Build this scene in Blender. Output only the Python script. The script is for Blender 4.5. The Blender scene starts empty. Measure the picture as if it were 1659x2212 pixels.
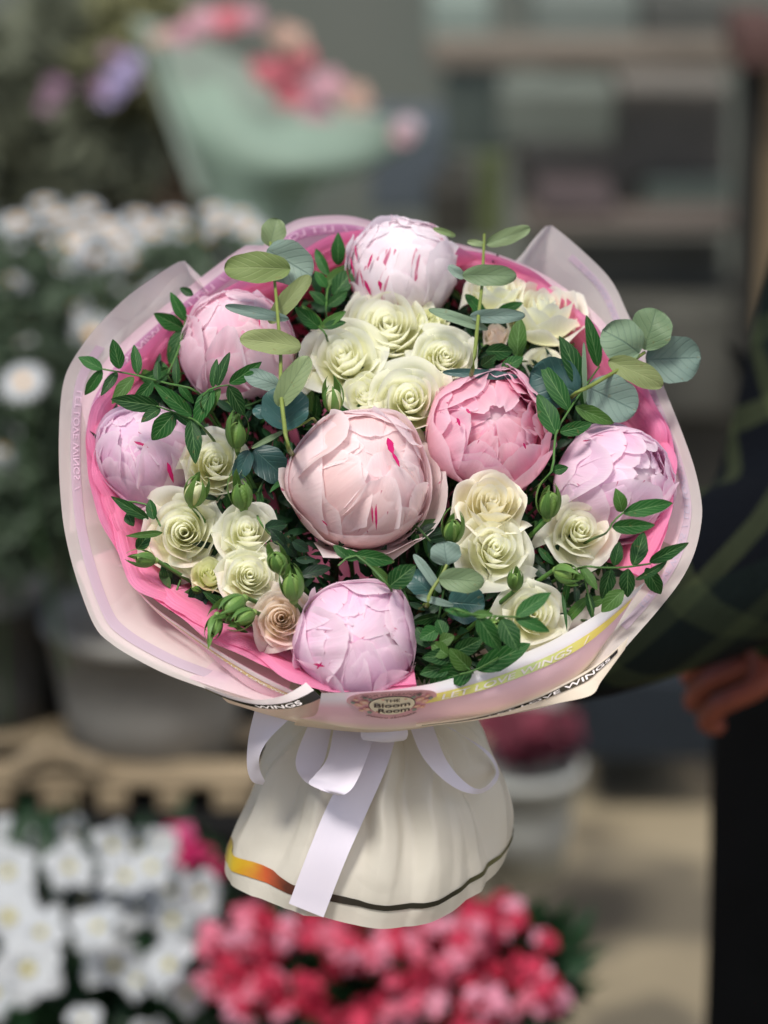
import bpy, math, random
import numpy as np
from mathutils import Vector, Matrix

SC = bpy.context.scene
COL = SC.collection
RAD = math.radians

# ------------------------------------------------------------ camera
PITCH = 18.0
CAM = np.array([0.0, 0.0, 1.70])
S0, W0 = 1.9, 0.42                       # focus-plane distance, frame width there
cd = bpy.data.cameras.new('camera')
cam = bpy.data.objects.new('camera', cd); COL.objects.link(cam)
cam.location = CAM
cam.rotation_euler = (RAD(90 - PITCH), 0, 0)
cd.sensor_fit = 'HORIZONTAL'; cd.sensor_width = 24.0
cd.lens = 24.0 * S0 / W0
cd.clip_start = 0.05; cd.clip_end = 200
cd.dof.use_dof = True
cd.dof.focus_distance = 1.865
cd.dof.aperture_fstop = (cd.lens / 1000.0) / 0.028
SC.camera = cam
# ------------------------------------------------------------ world, sun, exposure
SUN_EL, SUN_AZ = 58.0, -35.0             # azimuth measured from behind the camera, to its left
w = bpy.data.worlds.new("World"); SC.world = w; w.use_nodes = True
nt = w.node_tree; bg = nt.nodes['Background']
sky = nt.nodes.new('ShaderNodeTexSky'); sky.sky_type = 'NISHITA'; sky.sun_disc = False
sky.sun_elevation = RAD(SUN_EL); sky.sun_rotation = RAD(180 + SUN_AZ)
sky.air_density = 1.0; sky.dust_density = 3.0; sky.ozone_density = 1.0
nt.links.new(sky.outputs[0], bg.inputs[0]); bg.inputs[1].default_value = 0.074
sl = bpy.data.lights.new('sun', 'SUN'); sl.energy = 1.9; sl.angle = RAD(14); sl.color = (1, .95, .88)
so = bpy.data.objects.new('sun', sl); COL.objects.link(so)
dirv = Vector((math.sin(RAD(SUN_AZ)) * math.cos(RAD(SUN_EL)), -math.cos(RAD(SUN_AZ)) * math.cos(RAD(SUN_EL)), math.sin(RAD(SUN_EL))))
so.rotation_euler = dirv.to_track_quat('Z', 'Y').to_euler()
SC.view_settings.view_transform = 'Standard'
SC.view_settings.look = 'None'
SC.view_settings.exposure = 0.94
SC.view_settings.gamma = 1.0
SC.cycles.use_denoising = True
SC.cycles.max_bounces = 8
SC.cycles.transparent_max_bounces = 16

# ------------------------------------------------------------ helpers
AX = np.array([1.0, 0, 0])
AU = np.array([0, math.sin(RAD(PITCH)), math.cos(RAD(PITCH))])
AF = np.array([0, math.cos(RAD(PITCH)), -math.sin(RAD(PITCH))])
AT = -AF
PX = W0 / 1659.0                         # metres per photo unit at the bouquet


def q(x, y, d):
    """the place in the world d metres in front of the camera that stands at photo position x, y (0..1659, 0..2212)"""
    s = (W0 / S0) * d / 1659.0
    return CAM + AF * d + AX * ((x - 829.5) * s) + AU * ((1106 - y) * s)


def D0(y):
    return 1.9 + (1010 - y) * 0.00015


def surf(x, y):
    r2 = ((x - 820) / 620.0) ** 2 + ((y - 1000) / 520.0) ** 2
    return D0(y) - 0.042 * max(0.0, 1 - r2)


FR = dict(A=(200, 800), B=(1000, 800), C=(1750, 800), D=(300, 1700), E=(1000, 1800), F=(1750, 1800))


def zc(k, p):
    f = FR[k]
    return ((f[0] + p[0] * 1100 / 1659.0) * 1659 / 3024.0, (f[1] + p[1] * 1100 / 1659.0) * 1659 / 3024.0)


def link(o, parent=None):
    COL.objects.link(o)
    if parent is not None:
        o.parent = parent
    return o


def props(o, label=None, cat=None, group=None, kind=None):
    if label: o['label'] = label
    if cat: o['category'] = cat
    if group: o['group'] = group
    if kind: o['kind'] = kind
    return o


def empty(name, loc=(0, 0, 0), label=None, cat=None, group=None):
    o = bpy.data.objects.new(name, None)
    o.empty_display_size = 0.02
    o.location = Vector(loc)
    link(o)
    return props(o, label, cat, group)


def mesh(name, V, F, mat=None, parent=None, uv=None, smooth=True, kind=None):
    me = bpy.data.meshes.new(name)
    V = np.asarray(V, float)
    if parent is not None:
        V = V - np.array(parent.location)
    me.from_pydata(V.tolist(), [], [tuple(f) for f in F])
    if uv is not None:
        l = me.uv_layers.new(name='UVMap')
        idx = np.empty(len(me.loops), dtype=np.int32); me.loops.foreach_get('vertex_index', idx)
        l.data.foreach_set('uv', np.asarray(uv, np.float32)[idx].ravel())
    if smooth:
        me.polygons.foreach_set('use_smooth', [True] * len(me.polygons))
    if mat is not None:
        for m in (mat if isinstance(mat, (list, tuple)) else [mat]):
            me.materials.append(m)
    o = bpy.data.objects.new(name, me)
    link(o, parent)
    if kind: o['kind'] = kind
    return o


def gridfaces(nv, nu, off=0, wrap=False):
    F = []
    m = nu if wrap else nu - 1
    for j in range(nv - 1):
        for i in range(m):
            a = off + j * nu + i; b = off + j * nu + (i + 1) % nu
            F.append((a, b, b + nu, a + nu))
    return F


def griduv(nv, nu):
    u, v = np.meshgrid(np.linspace(0, 1, nu), np.linspace(0, 1, nv))
    return np.stack([u, v], -1).reshape(-1, 2)


def cr(P, n):
    """n points evenly along a Catmull-Rom curve through P"""
    P = np.asarray(P, float)
    if len(P) == 2:
        t = np.linspace(0, 1, n)[:, None]
        return P[0] * (1 - t) + P[1] * t
    Q = np.vstack([2 * P[0] - P[1], P, 2 * P[-1] - P[-2]])
    out = []
    for i in range(len(P) - 1):
        p0, p1, p2, p3 = Q[i:i + 4]
        for t in np.linspace(0, 1, 12, endpoint=False):
            out.append(0.5 * (2 * p1 + (p2 - p0) * t + (2 * p0 - 5 * p1 + 4 * p2 - p3) * t * t + (3 * p1 - p0 - 3 * p2 + p3) * t ** 3))
    out.append(P[-1]); out = np.array(out)
    s = np.r_[0, np.cumsum(np.linalg.norm(np.diff(out, axis=0), axis=1))]
    t = np.linspace(0, s[-1], n)
    return np.stack([np.interp(t, s, out[:, k]) for k in range(out.shape[1])], 1)


def loft(curves, nu=80, nv=12):
    C = np.array([cr(c, nu) for c in curves])
    if len(C) == 2:
        t = np.linspace(0, 1, nv)[:, None, None]
        return C[0] * (1 - t) + C[1] * t
    G = np.empty((nv, nu, 3))
    for i in range(nu):
        K = C[:, i]
        # uniform in parameter, not in length
        Q = np.vstack([2 * K[0] - K[1], K, 2 * K[-1] - K[-2]])
        for j, tt in enumerate(np.linspace(0, len(K) - 1, nv)):
            s = min(int(tt), len(K) - 2); t = tt - s
            p0, p1, p2, p3 = Q[s:s + 4]
            G[j, i] = 0.5 * (2 * p1 + (p2 - p0) * t + (2 * p0 - 5 * p1 + 4 * p2 - p3) * t * t + (3 * p1 - p0 - 3 * p2 + p3) * t ** 3)
    return G


def gmesh(name, G, mat, parent=None, wrap=False, kind=None):
    nv, nu = G.shape[:2]
    return mesh(name, G.reshape(-1, 3), gridfaces(nv, nu, 0, wrap), mat, parent, griduv(nv, nu), kind=kind)


def gsample(G, u, v):
    """point and normal of a grid surface at u, v in 0..1 (arrays)"""
    nv, nu = G.shape[:2]
    x = np.clip(u, 0, 1) * (nu - 1); y = np.clip(v, 0, 1) * (nv - 1)
    i = np.minimum(x.astype(int), nu - 2); j = np.minimum(y.astype(int), nv - 2)
    a = (x - i)[..., None]; b = (y - j)[..., None]
    P = G[j, i] * (1 - a) * (1 - b) + G[j, i + 1] * a * (1 - b) + G[j + 1, i] * (1 - a) * b + G[j + 1, i + 1] * a * b
    du = G[j, i + 1] - G[j, i]; dv = G[j + 1, i] - G[j, i]
    n = np.cross(du, dv); n /= np.linalg.norm(n, axis=-1, keepdims=True) + 1e-12
    return P, n


def tube(P, r0, r1=None, n=6, npts=None):
    P = np.asarray(P, float)
    P = cr(P, npts or max(6, 3 * len(P)))
    r1 = r0 if r1 is None else r1
    T = np.gradient(P, axis=0); T /= np.linalg.norm(T, axis=1, keepdims=True) + 1e-12
    ref = np.array([0.31, 0.2, 0.93])
    A = np.cross(T, ref); A /= np.linalg.norm(A, axis=1, keepdims=True) + 1e-12
    B = np.cross(T, A)
    R = np.linspace(r0, r1, len(P))[:, None]
    a = np.linspace(0, 2 * math.pi, n, endpoint=False)
    G = np.stack([P + R * (A * math.cos(t) + B * math.sin(t)) for t in a], 1)
    return G.reshape(-1, 3), gridfaces(len(P), n, 0, True)


def box(x0, x1, y0, y1, z0, z1, bev=0.0):
    V = [(x, y, z) for z in (z0, z1) for y in (y0, y1) for x in (x0, x1)]
    F = [(0, 2, 3, 1), (4, 5, 7, 6), (0, 1, 5, 4), (2, 6, 7, 3), (0, 4, 6, 2), (1, 3, 7, 5)]
    return V, F


def boxobj(name, x0, x1, y0, y1, z0, z1, mat, parent=None, bev=0.0, kind=None):
    V, F = box(x0, x1, y0, y1, z0, z1)
    o = mesh(name, V, F, mat, parent, smooth=False, kind=kind)
    if bev:
        m = o.modifiers.new('bevel', 'BEVEL'); m.width = bev; m.segments = 2
    return o


def join(parts):
    V, F, U = [], [], []
    k = 0
    for p in parts:
        V.append(np.asarray(p[0], float)); F += [tuple(i + k for i in f) for f in p[1]]
        k += len(p[0])
    return np.vstack(V), F


# ------------------------------------------------------------ materials
def rgb(h):
    h = h.lstrip('#'); c = [int(h[i:i + 2], 16) / 255 for i in (0, 2, 4)]
    return tuple((x / 12.92 if x <= .04045 else ((x + .055) / 1.055) ** 2.4) for x in c) + (1,)


class NT:
    def __init__(s, name):
        s.m = bpy.data.materials.new(name); s.m.use_nodes = True
        s.t = s.m.node_tree; s.t.nodes.clear()
        s.out = s.n('OutputMaterial')

    def n(s, typ, **kw):
        x = s.t.nodes.new('ShaderNode' + typ)
        for k, v in kw.items():
            if k in x.inputs.keys() if isinstance(k, str) else False:
                x.inputs[k].default_value = v
            else:
                setattr(x, k, v)
        return x

    def l(s, a, b):
        s.t.links.new(a, b)

    def math(s, op, a, b=None, c=None, clamp=False):
        x = s.n('Math', operation=op, use_clamp=clamp)
        for i, v in enumerate((a, b, c)):
            if v is None: continue
            if isinstance(v, (int, float)): x.inputs[i].default_value = v
            else: s.l(v, x.inputs[i])
        return x.outputs[0]

    def mix(s, f, a, b, blend='MIX'):
        x = s.n('Mix', data_type='RGBA', blend_type=blend)
        for i, v in ((0, f), (6, a), (7, b)):
            if isinstance(v, (int, float)): x.inputs[i].default_value = v
            elif isinstance(v, tuple): x.inputs[i].default_value = v
            else: s.l(v, x.inputs[i])
        return x.outputs[2]

    def ramp(s, f, stops):
        x = s.n('ValToRGB')
        e = x.color_ramp.elements
        while len(e) < len(stops): e.new(0.5)
        for i, (p, c) in enumerate(stops):
            e[i].position = p; e[i].color = c
        s.l(f, x.inputs[0]); return x.outputs[0]

    def noise(s, scale, vec=None, detail=3, rough=.5, dist=0):
        x = s.n('TexNoise'); x.inputs['Scale'].default_value = scale; x.inputs['Detail'].default_value = detail
        x.inputs['Roughness'].default_value = rough; x.inputs['Distortion'].default_value = dist
        if vec is not None: s.l(vec, x.inputs['Vector'])
        return x.outputs[0]

    def mapping(s, vec, scale=(1, 1, 1), loc=(0, 0, 0)):
        x = s.n('Mapping'); x.inputs['Scale'].default_value = scale; x.inputs['Location'].default_value = loc
        s.l(vec, x.inputs[0]); return x.outputs[0]

    def bump(s, h, strength=.3, dist=.001):
        x = s.n('Bump'); x.inputs['Strength'].default_value = strength; x.inputs['Distance'].default_value = dist
        s.l(h, x.inputs['Height']); return x.outputs[0]

    def surface(s, col, rough=.6, spec=.5, normal=None, transl=0.0, tcol=None, transp=0.0, metal=0.0, coat=0.0, sheen=0.0):
        p = s.n('BsdfPrincipled')
        if isinstance(col, tuple): p.inputs['Base Color'].default_value = col
        else: s.l(col, p.inputs['Base Color'])
        if isinstance(rough, (int, float)): p.inputs['Roughness'].default_value = rough
        else: s.l(rough, p.inputs['Roughness'])
        p.inputs['Specular IOR Level'].default_value = spec
        p.inputs['Metallic'].default_value = metal
        p.inputs['Coat Weight'].default_value = coat
        p.inputs['Sheen Weight'].default_value = sheen
        if normal is not None: s.l(normal, p.inputs['Normal'])
        cur = p.outputs[0]
        if transl:
            t = s.n('BsdfTranslucent')
            c = tcol if tcol is not None else col
            if isinstance(c, tuple): t.inputs[0].default_value = c
            else: s.l(c, t.inputs[0])
            if normal is not None: s.l(normal, t.inputs['Normal'])
            mx = s.n('MixShader'); mx.inputs[0].default_value = transl
            s.l(cur, mx.inputs[1]); s.l(t.outputs[0], mx.inputs[2]); cur = mx.outputs[0]
        if transp:
            t = s.n('BsdfTransparent')
            mx = s.n('MixShader'); mx.inputs[0].default_value = transp
            s.l(cur, mx.inputs[1]); s.l(t.outputs[0], mx.inputs[2]); cur = mx.outputs[0]
        s.l(cur, s.out.inputs[0])
        return s.m


def simple(name, col, rough=.6, spec=.4, noise=0.0, nscale=30, **kw):
    N = NT(name)
    c = rgb(col) if isinstance(col, str) else col
    if noise:
        tc = N.n('TexCoord').outputs['Object']
        f = N.noise(nscale, tc, 4)
        d = tuple(x * (1 - noise) for x in c[:3]) + (1,); e = tuple(min(1, x * (1 + noise)) for x in c[:3]) + (1,)
        c = N.ramp(f, [(.3, d), (.7, e)])
    return N.surface(c, rough, spec, **kw)


def uvparts(N):
    uv = N.n('TexCoord').outputs['UV']
    sx = N.n('SeparateXYZ'); N.l(uv, sx.inputs[0])
    return uv, sx.outputs[0], sx.outputs[1]


def petal_mat(name, base, mid, tip, edge, streak=None, samt=0.0, transl=.54, jitter=.7, alt=None):
    N = NT(name)
    uv, u, v = uvparts(N)
    info = N.n('ObjectInfo')
    rnd = info.outputs['Random']
    # shift the gradient per petal
    off = N.math('MULTIPLY', N.math('SUBTRACT', rnd, .5), jitter)
    n = N.noise(3.0, N.mapping(uv, (1.5, 1, 1)), 3)
    g = N.math('ADD', N.math('ADD', v, off), N.math('MULTIPLY', N.math('SUBTRACT', n, .5), .35), clamp=True)
    c = N.ramp(g, [(0.0, rgb(base)), (.38, rgb(mid)), (.78, rgb(tip))])
    if alt:
        r2 = N.math('FRACT', N.math('MULTIPLY', rnd, 7.31))
        c = N.mix(N.math('MULTIPLY', r2, .8), c, rgb(alt))
    # paler rim
    e = N.math('ABSOLUTE', N.math('SUBTRACT', N.math('MULTIPLY', u, 2), 1))
    rim = N.math('MAXIMUM', N.math('POWER', e, 10), N.math('POWER', v, 9))
    c = N.mix(N.math('MULTIPLY', rim, .75), c, rgb(edge))
    fib = N.noise(1.0, N.mapping(uv, (42, 2.2, 1)), 2)
    c = N.mix(N.math('MULTIPLY', N.math('SUBTRACT', fib, .35), .22), c, rgb(base))
    if streak:
        vor = N.noise(1.0, N.mapping(uv, (15, 1.2, 1), (3.1, 1.7, 0)), 2, .55, .5)
        th = N.math('MULTIPLY', N.math('SUBTRACT', N.math('ADD', vor, N.math('MULTIPLY', rnd, .10)), 1.0 - samt), 25, clamp=True)
        r3 = N.math('GREATER_THAN', N.math('FRACT', N.math('MULTIPLY', rnd, 13.7)), .72)
        c = N.mix(N.math('MULTIPLY', N.math('MULTIPLY', th, r3), .85), c, rgb(streak))
    h = N.math('ADD', fib, N.math('MULTIPLY', n, .6))
    return N.surface(c, .5, .25, N.bump(h, .2, .001), transl=transl, tcol=N.mix(.4, c, rgb(mid)))


def leaf_mat(name, dark, light, vein, rough=.35, spec=.5, transl=.18, veinamt=.6, veindark=False, coat=0.0, back=None):
    N = NT(name)
    uv, u, v = uvparts(N)
    rnd = N.n('ObjectInfo').outputs['Random']
    tc = N.n('TexCoord').outputs['Object']
    n = N.noise(90, tc, 4)
    f = N.math('ADD', N.math('MULTIPLY', rnd, .75), N.math('MULTIPLY', n, .4), clamp=True)
    c = N.mix(f, rgb(dark), rgb(light))
    c = N.mix(N.math('MULTIPLY', N.math('GREATER_THAN', N.math('FRACT', N.math('MULTIPLY', rnd, 9.3)), .82), .4), c, rgb('#5c7a34'))
    a = N.math('ABSOLUTE', N.math('SUBTRACT', N.math('MULTIPLY', u, 2), 1))
    mid = N.math('SUBTRACT', 1, N.math('MULTIPLY', a, 16), clamp=True)
    # side veins rise from the midrib
    w_ = N.n('TexWave', wave_type='BANDS', bands_direction='Y')
    sk = N.n('CombineXYZ'); N.l(u, sk.inputs[0]); N.l(N.math('SUBTRACT', v, N.math('MULTIPLY', a, .30)), sk.inputs[1])
    N.l(sk.outputs[0], w_.inputs['Vector']); w_.inputs['Scale'].default_value = 2.6; w_.inputs['Distortion'].default_value = 1.4
    w_.inputs['Detail'].default_value = 2
    side = N.math('MULTIPLY', N.math('POWER', w_.outputs['Fac'], 12), .42)
    vv = N.math('MAXIMUM', mid, side)
    c = N.mix(N.math('MULTIPLY', vv, veinamt), c, rgb(vein))
    sp = N.noise(260, tc, 2)
    c = N.mix(N.math('MULTIPLY', N.math('GREATER_THAN', sp, .7), .35), c, rgb('#6d6038'))
    if back:
        geo = N.n('NewGeometry')
        c = N.mix(geo.outputs['Backfacing'], c, rgb(back))
    h = N.math('SUBTRACT', N.math('MULTIPLY', n, .5), vv)
    return N.surface(c, rough, spec, N.bump(h, .35, .0008), transl=transl, tcol=rgb(light), coat=coat)


M = {}
M['peony'] = petal_mat('peony_petal', '#f49cc2', '#fad2e2', '#fdeef5', '#fef8fa', '#c2186a', .26, alt='#fbd9e2')
M['peony_white'] = petal_mat('peony_petal_pale', '#f4c6d8', '#faeaf1', '#fdf8fa', '#fefcfd', '#c2186a', .345, jitter=.3)
M['peony_lilac'] = petal_mat('peony_petal_lilac', '#f09cc8', '#f8cee4', '#fceaf4', '#fef7fa', '#c2186a', .25, alt='#f4e0f2')
M['peony_peach'] = petal_mat('peony_petal_peach', '#f9b9c8', '#fde6ea', '#fef4f7', '#fffafa', '#c4246c', .27, alt='#fbe0d8')
M['peony_deep'] = petal_mat('peony_petal_rosy', '#ea72a8', '#f6b2d0', '#fbd9e8', '#fdeef4', '#bd1a64', .27, alt='#f8c8ce')
M['rose'] = petal_mat('rose_petal', '#f6f6b6', '#fbfbde', '#fdfdf0', '#fefef8', transl=.62, jitter=.25)
M['rose_cream'] = petal_mat('rose_petal_cream', '#f4ecb2', '#faf4d4', '#fcf8e8', '#fdfbf2', transl=.42, jitter=.3)
M['rose_peach'] = petal_mat('rose_petal_peach', '#f6e4b4', '#fbecd6', '#fcefe6', '#fdf5ef', transl=.6, jitter=.3)
M['rose_green'] = petal_mat('rose_petal_green', '#d2e08a', '#ecf0b4', '#f6f5d2', '#f6f8e0', transl=.4, jitter=.3)
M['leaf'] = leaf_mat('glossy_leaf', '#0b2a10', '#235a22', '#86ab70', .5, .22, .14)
M['leaf_dark'] = leaf_mat('shade_leaf', '#071a0e', '#14331e', '#3c6a40', .45, .3, .06)  # darker leaf copy, the shade of the gaps is put into its colour
M['euc_blue'] = leaf_mat('eucalyptus_blue', '#5b746c', '#869a8c', '#33504c', .55, .35, .15, .55)
M['euc_green'] = leaf_mat('eucalyptus_green', '#5c7658', '#85966a', '#3f5c46', .52, .35, .18, .4)
M['euc_olive'] = leaf_mat('eucalyptus_olive', '#6f7c4e', '#8a9663', '#a9b283', .6, .3, .2, .3)
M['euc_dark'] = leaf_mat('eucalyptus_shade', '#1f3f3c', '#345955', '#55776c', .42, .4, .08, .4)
M['sepal'] = leaf_mat('sepal', '#426c30', '#6f964c', '#93b26e', .45, .35, .2, .45)
M['stem'] = simple('green_stem', '#456a30', .5, .4, .25, 80)
M['stem_olive'] = simple('olive_stem', '#717f3c', .5, .4, .2, 80)
M['stem_dark'] = simple('dark_stem', '#2c4a24', .5, .4, .2, 80)
M['bud_green'] = leaf_mat('bud_green', '#5f8a3e', '#8fae5c', '#a9c57c', .42, .4, .2, .5)


def paper(name, col, transl=.35, transp=.12, rough=.45, wr=.25, spec=.4, tcol=None):
    N = NT(name)
    tc = N.n('TexCoord').outputs['Object']
    n1 = N.noise(14, tc, 3, .5, .3); n2 = N.noise(400, tc, 2)
    vo = N.n('TexVoronoi', feature='DISTANCE_TO_EDGE'); vo.inputs['Scale'].default_value = 17
    wv = N.n('Mix', data_type='VECTOR'); wv.inputs[0].default_value = .12
    nn = N.n('TexNoise'); nn.inputs['Scale'].default_value = 9; N.l(tc, nn.inputs['Vector'])
    N.l(tc, wv.inputs[4]); N.l(nn.outputs['Color'], wv.inputs[5]); N.l(wv.outputs[1], vo.inputs['Vector'])
    cr_ = N.math('MINIMUM', N.math('MULTIPLY', vo.outputs['Distance'], 1.0), .25)
    h = N.math('ADD', N.math('ADD', N.math('MULTIPLY', n1, 1.0), N.math('MULTIPLY', n2, .03)), N.math('MULTIPLY', cr_, 1.3))
    c = N.mix(N.math('MULTIPLY', n1, .10), rgb(col), rgb('#d8ccd4'))
    return N.surface(c, rough, spec, N.bump(h, wr, .01), transl=transl, tcol=rgb(tcol or col), transp=transp)


M['paper'] = paper('opal_paper', '#faf3ee', .48, .20)
M['paper_pink'] = paper('opal_paper_pink', '#f7e2ea', .48, .12)
M['paper_white'] = paper('opal_paper_white', '#f1ebe8', .35, .04)
M['paper_rose'] = paper('opal_paper_over_tissue', '#efc9d2', .35, .03)
M['paper_cream'] = paper('opal_paper_cream', '#efe4cf', .35, .03)
M['skirt'] = paper('skirt_paper', '#e6e1d2', .34, .05, .40, .22)
def tissue_mat():
    N = NT('pink_tissue')
    uv, u, v = uvparts(N)
    tc = N.n('TexCoord').outputs['Object']
    n1 = N.noise(1, N.mapping(uv, (9, 26, 1)), 4, .6, .8); n2 = N.noise(60, tc, 4, .6, .4)
    h = N.math('ADD', n1, N.math('MULTIPLY', n2, .35))
    c = N.mix(n1, rgb('#f487b8'), rgb('#fbb0d0'))
    return N.surface(c, .55, .3, N.bump(h, .28, .005), transl=.46, tcol=rgb('#f894c0'))
M['tissue'] = tissue_mat()
def foil(name, stops, rough=.25, metal=.85):
    N = NT(name)
    uv, u, v = uvparts(N)
    n = N.noise(1, N.mapping(uv, (7, .6, 1)), 3, .6)
    c = N.ramp(N.math('ADD', u, N.math('MULTIPLY', N.math('SUBTRACT', n, .5), .10)), [(p, rgb(h)) for p, h in stops])
    return N.surface(c, rough, .5, metal=metal)
M['foil_dark'] = foil('dark_foil', [(0, '#6a6a3e'), (.15, '#343424'), (.4, '#191712'), (.7, '#3a3322'), (1, '#191410')], .3, .5)
M['foil_hem'] = foil('hem_foil', [(0, '#4a4a32'), (.12, '#6b6b46'), (.3, '#2b2b20'), (.55, '#34302a'), (.68, '#5c3326'), (.76, '#c85a2c'), (.83, '#d9a52a'), (.9, '#e8d53a'), (1, '#7a5c1c')], .3, .35)  # colour bands stand in for reflections on the iridescent foil
M['foil_gold'] = foil('pale_gold_foil', [(0, '#f0de7a'), (.25, '#dfe38a'), (.45, '#cfe09a'), (.6, '#dcdc84'), (.8, '#ead46a'), (1, '#ecd76a')], .35, .1)
M['foil_tan'] = foil('tan_foil', [(0, '#cdb98a'), (.5, '#d2b878'), (1, '#d9c695')], .35, .2)
M['foil_mauve'] = simple('mauve_strip', '#c596ba', .4, .4, transl=.3)
M['foil_lilac'] = simple('lilac_strip', '#cfc0cc', .4, .4, transl=.3)
M['ink_pale'] = simple('pale_print', '#efe6e2', .5, .3)
M['ink_mauve'] = simple('mauve_print', '#e8d3e2', .5, .3)
M['ink_grey'] = simple('grey_print', '#bdb8c8', .5, .3)
M['ink_brown'] = simple('brown_print', '#3c2320', .6, .3)
M['ink_mid'] = simple('soft_brown_print', '#7b4a52', .6, .3)
M['sticker_pink'] = simple('sticker_pink', '#ecb0bd', .35, .5)
M['sticker_cream'] = simple('sticker_cream', '#f6ead2', .35, .5)
M['flower_print'] = simple('sticker_flower', '#efb3a2', .45, .4, .15, 400)
M['flower_print2'] = simple('sticker_flower_pale', '#f6cdb8', .45, .4)
M['leaf_print'] = simple('sticker_leaf', '#8f9a90', .45, .4)
def ribbon_mat():
    N = NT('satin_ribbon')
    uv, u, v = uvparts(N)
    n = N.noise(1, N.mapping(uv, (4, 300, 1)), 2)
    return N.surface(N.mix(n, rgb('#e2dbe9'), rgb('#ece6f1')), .38, .5, N.bump(n, .08, .0005), transl=.2, sheen=.4)
M['ribbon'] = ribbon_mat()
M['ribbon_shade'] = M['ribbon']

# ------------------------------------------------------------ petals and leaves
def frame(z, roll=0.0):
    z = np.asarray(z, float); z = z / np.linalg.norm(z)
    ref = np.array([0, 0, 1.0]) if abs(z[2]) < .9 else np.array([1.0, 0, 0])
    x = np.cross(ref, z); x /= np.linalg.norm(x)
    y = np.cross(z, x)
    c, s = math.cos(roll), math.sin(roll)
    return np.stack([x * c + y * s, -x * s + y * c, z], 0)      # rows


def camdir(ax, ay, az=1.0):
    v = AX * ax + AU * ay + AT * az
    return v / np.linalg.norm(v)


def shell_petal(R, phi, W, thb, tht, lift, edge, ruf, rg, nu=19, nv=16, notch=0.0, zs=1.0, tuck=.010, bulge=.014, round_=.42, turn=0.0):
    u = np.linspace(-1, 1, nu)[None, :]; v = np.linspace(0, 1, nv)[:, None] ** .85
    w_ = W * (.35 + .65 * np.clip(v / .6, 0, 1) ** .8)
    ph = rg.uniform(0, 6.28, 8)
    n1 = np.sin(u * 2.6 + ph[0]) * .6 + np.sin(u * 6.1 + ph[1]) * .35 + np.sin(u * 15 + ph[2]) * .22 + np.sin(u * 27 + ph[6]) * .12
    n2 = np.sin(u * 4.3 + ph[3]) * .5 + np.sin(u * 9.1 + ph[4]) * .4 + np.sin(u * 17 + ph[7]) * .2
    L = 1 - round_ * np.abs(u) ** 2.4 - notch * np.exp(-((u - .3 * np.sin(ph[5])) / .2) ** 2) + ruf * 1.1 * n1
    th = thb + (tht - thb) * v * L
    a = u * w_ * (1 + 0.08 * np.sin(v * 5 + ph[5]))
    cp, sp = math.cos(phi), math.sin(phi)
    m = np.stack([np.sin(th) * cp, np.sin(th) * sp, np.cos(th)], -1)
    e = np.array([-sp, cp, 0])
    d = np.cos(a)[..., None] * m + np.sin(a)[..., None] * e
    if turn:
        tc_ = tht + .25 * (thb - tht)
        k = np.array([math.sin(tc_) * cp, math.sin(tc_) * sp, math.cos(tc_)])
        ct, st_t = math.cos(turn), math.sin(turn)
        d = d * ct + np.cross(np.broadcast_to(k, d.shape), d) * st_t + k * (d @ k)[..., None] * (1 - ct)
    r = R * (1 + lift * v ** 6 + edge * np.abs(u) ** 4 * v + ruf * .5 * n2 * v ** 6
             + ruf * .55 * v * (np.sin(7 * v + 3 * u + ph[0]) * np.sin(4 * u + ph[1]) + .6 * np.sin(11 * u - 5 * v + ph[2]) * v) + tuck * u * (.3 + .7 * v) + bulge * (1 - u * u) * np.sin(np.pi * v) + .006 * np.sin(u * 5 + ph[2] + v * 3))
    P = d * r[..., None]
    P[..., 2] *= zs
    return P


def cup_petal(rho, h, phi, W, curl, rg, R, nu=13, nv=12, ruf=.03, base=-.95, point=.05, swirl=.12):
    """a rose petal standing round the axis at radius rho, tip at height h, rim rolled outwards by curl"""
    u = np.linspace(-1, 1, nu)[None, :]; v = np.linspace(0, 1, nv)[:, None] ** .9
    ph = rg.uniform(0, 6.28, 4)
    L = 1 - .40 * np.abs(u) ** 2.5 + point * np.exp(-(u / .22) ** 2) + ruf * (np.sin(u * 4 + ph[0]) + .4 * np.sin(u * 11 + ph[3]))
    w = v * L
    z = base + (h - base) * w
    prof = .18 + .82 * np.sin(np.clip(w / .66, 0, 1) * math.pi / 2) ** .8
    rr = rho * prof * (1 + swirl * u)
    c = np.clip(v - .60, 0, 1) / .40
    ce = c * (.75 + .5 * np.abs(u) ** 2)
    rr = rr + curl * .36 * ce ** 1.5
    z = z - curl * .34 * ce ** 2.6
    z = z + ruf * .6 * np.sin(u * 6 + ph[1]) * v ** 3
    wid = W * (.45 + .55 * np.clip(v / .5, 0, 1) ** .8)
    a = phi + u * wid
    rr = rr * (1 + ruf * .8 * np.sin(u * 4 + ph[2]) * v)
    return np.stack([rr * np.cos(a), rr * np.sin(a), z], -1) * R


def put(P, Fm, c):
    return P @ Fm + c


NECK = q(812, 1500, 1.955)


def stem_to_neck(c, start, parent, rg, mat, r=.0022):
    e = NECK + np.array([rg.uniform(-.018, .018), rg.uniform(-.018, .018), rg.uniform(-.02, .01)])
    m = (start * .5 + e * .5) + (start - c) * .6
    V, F = tube([start, m, e], r, r, 6, 9)
    mesh('stem', V, F, mat, parent)


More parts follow.
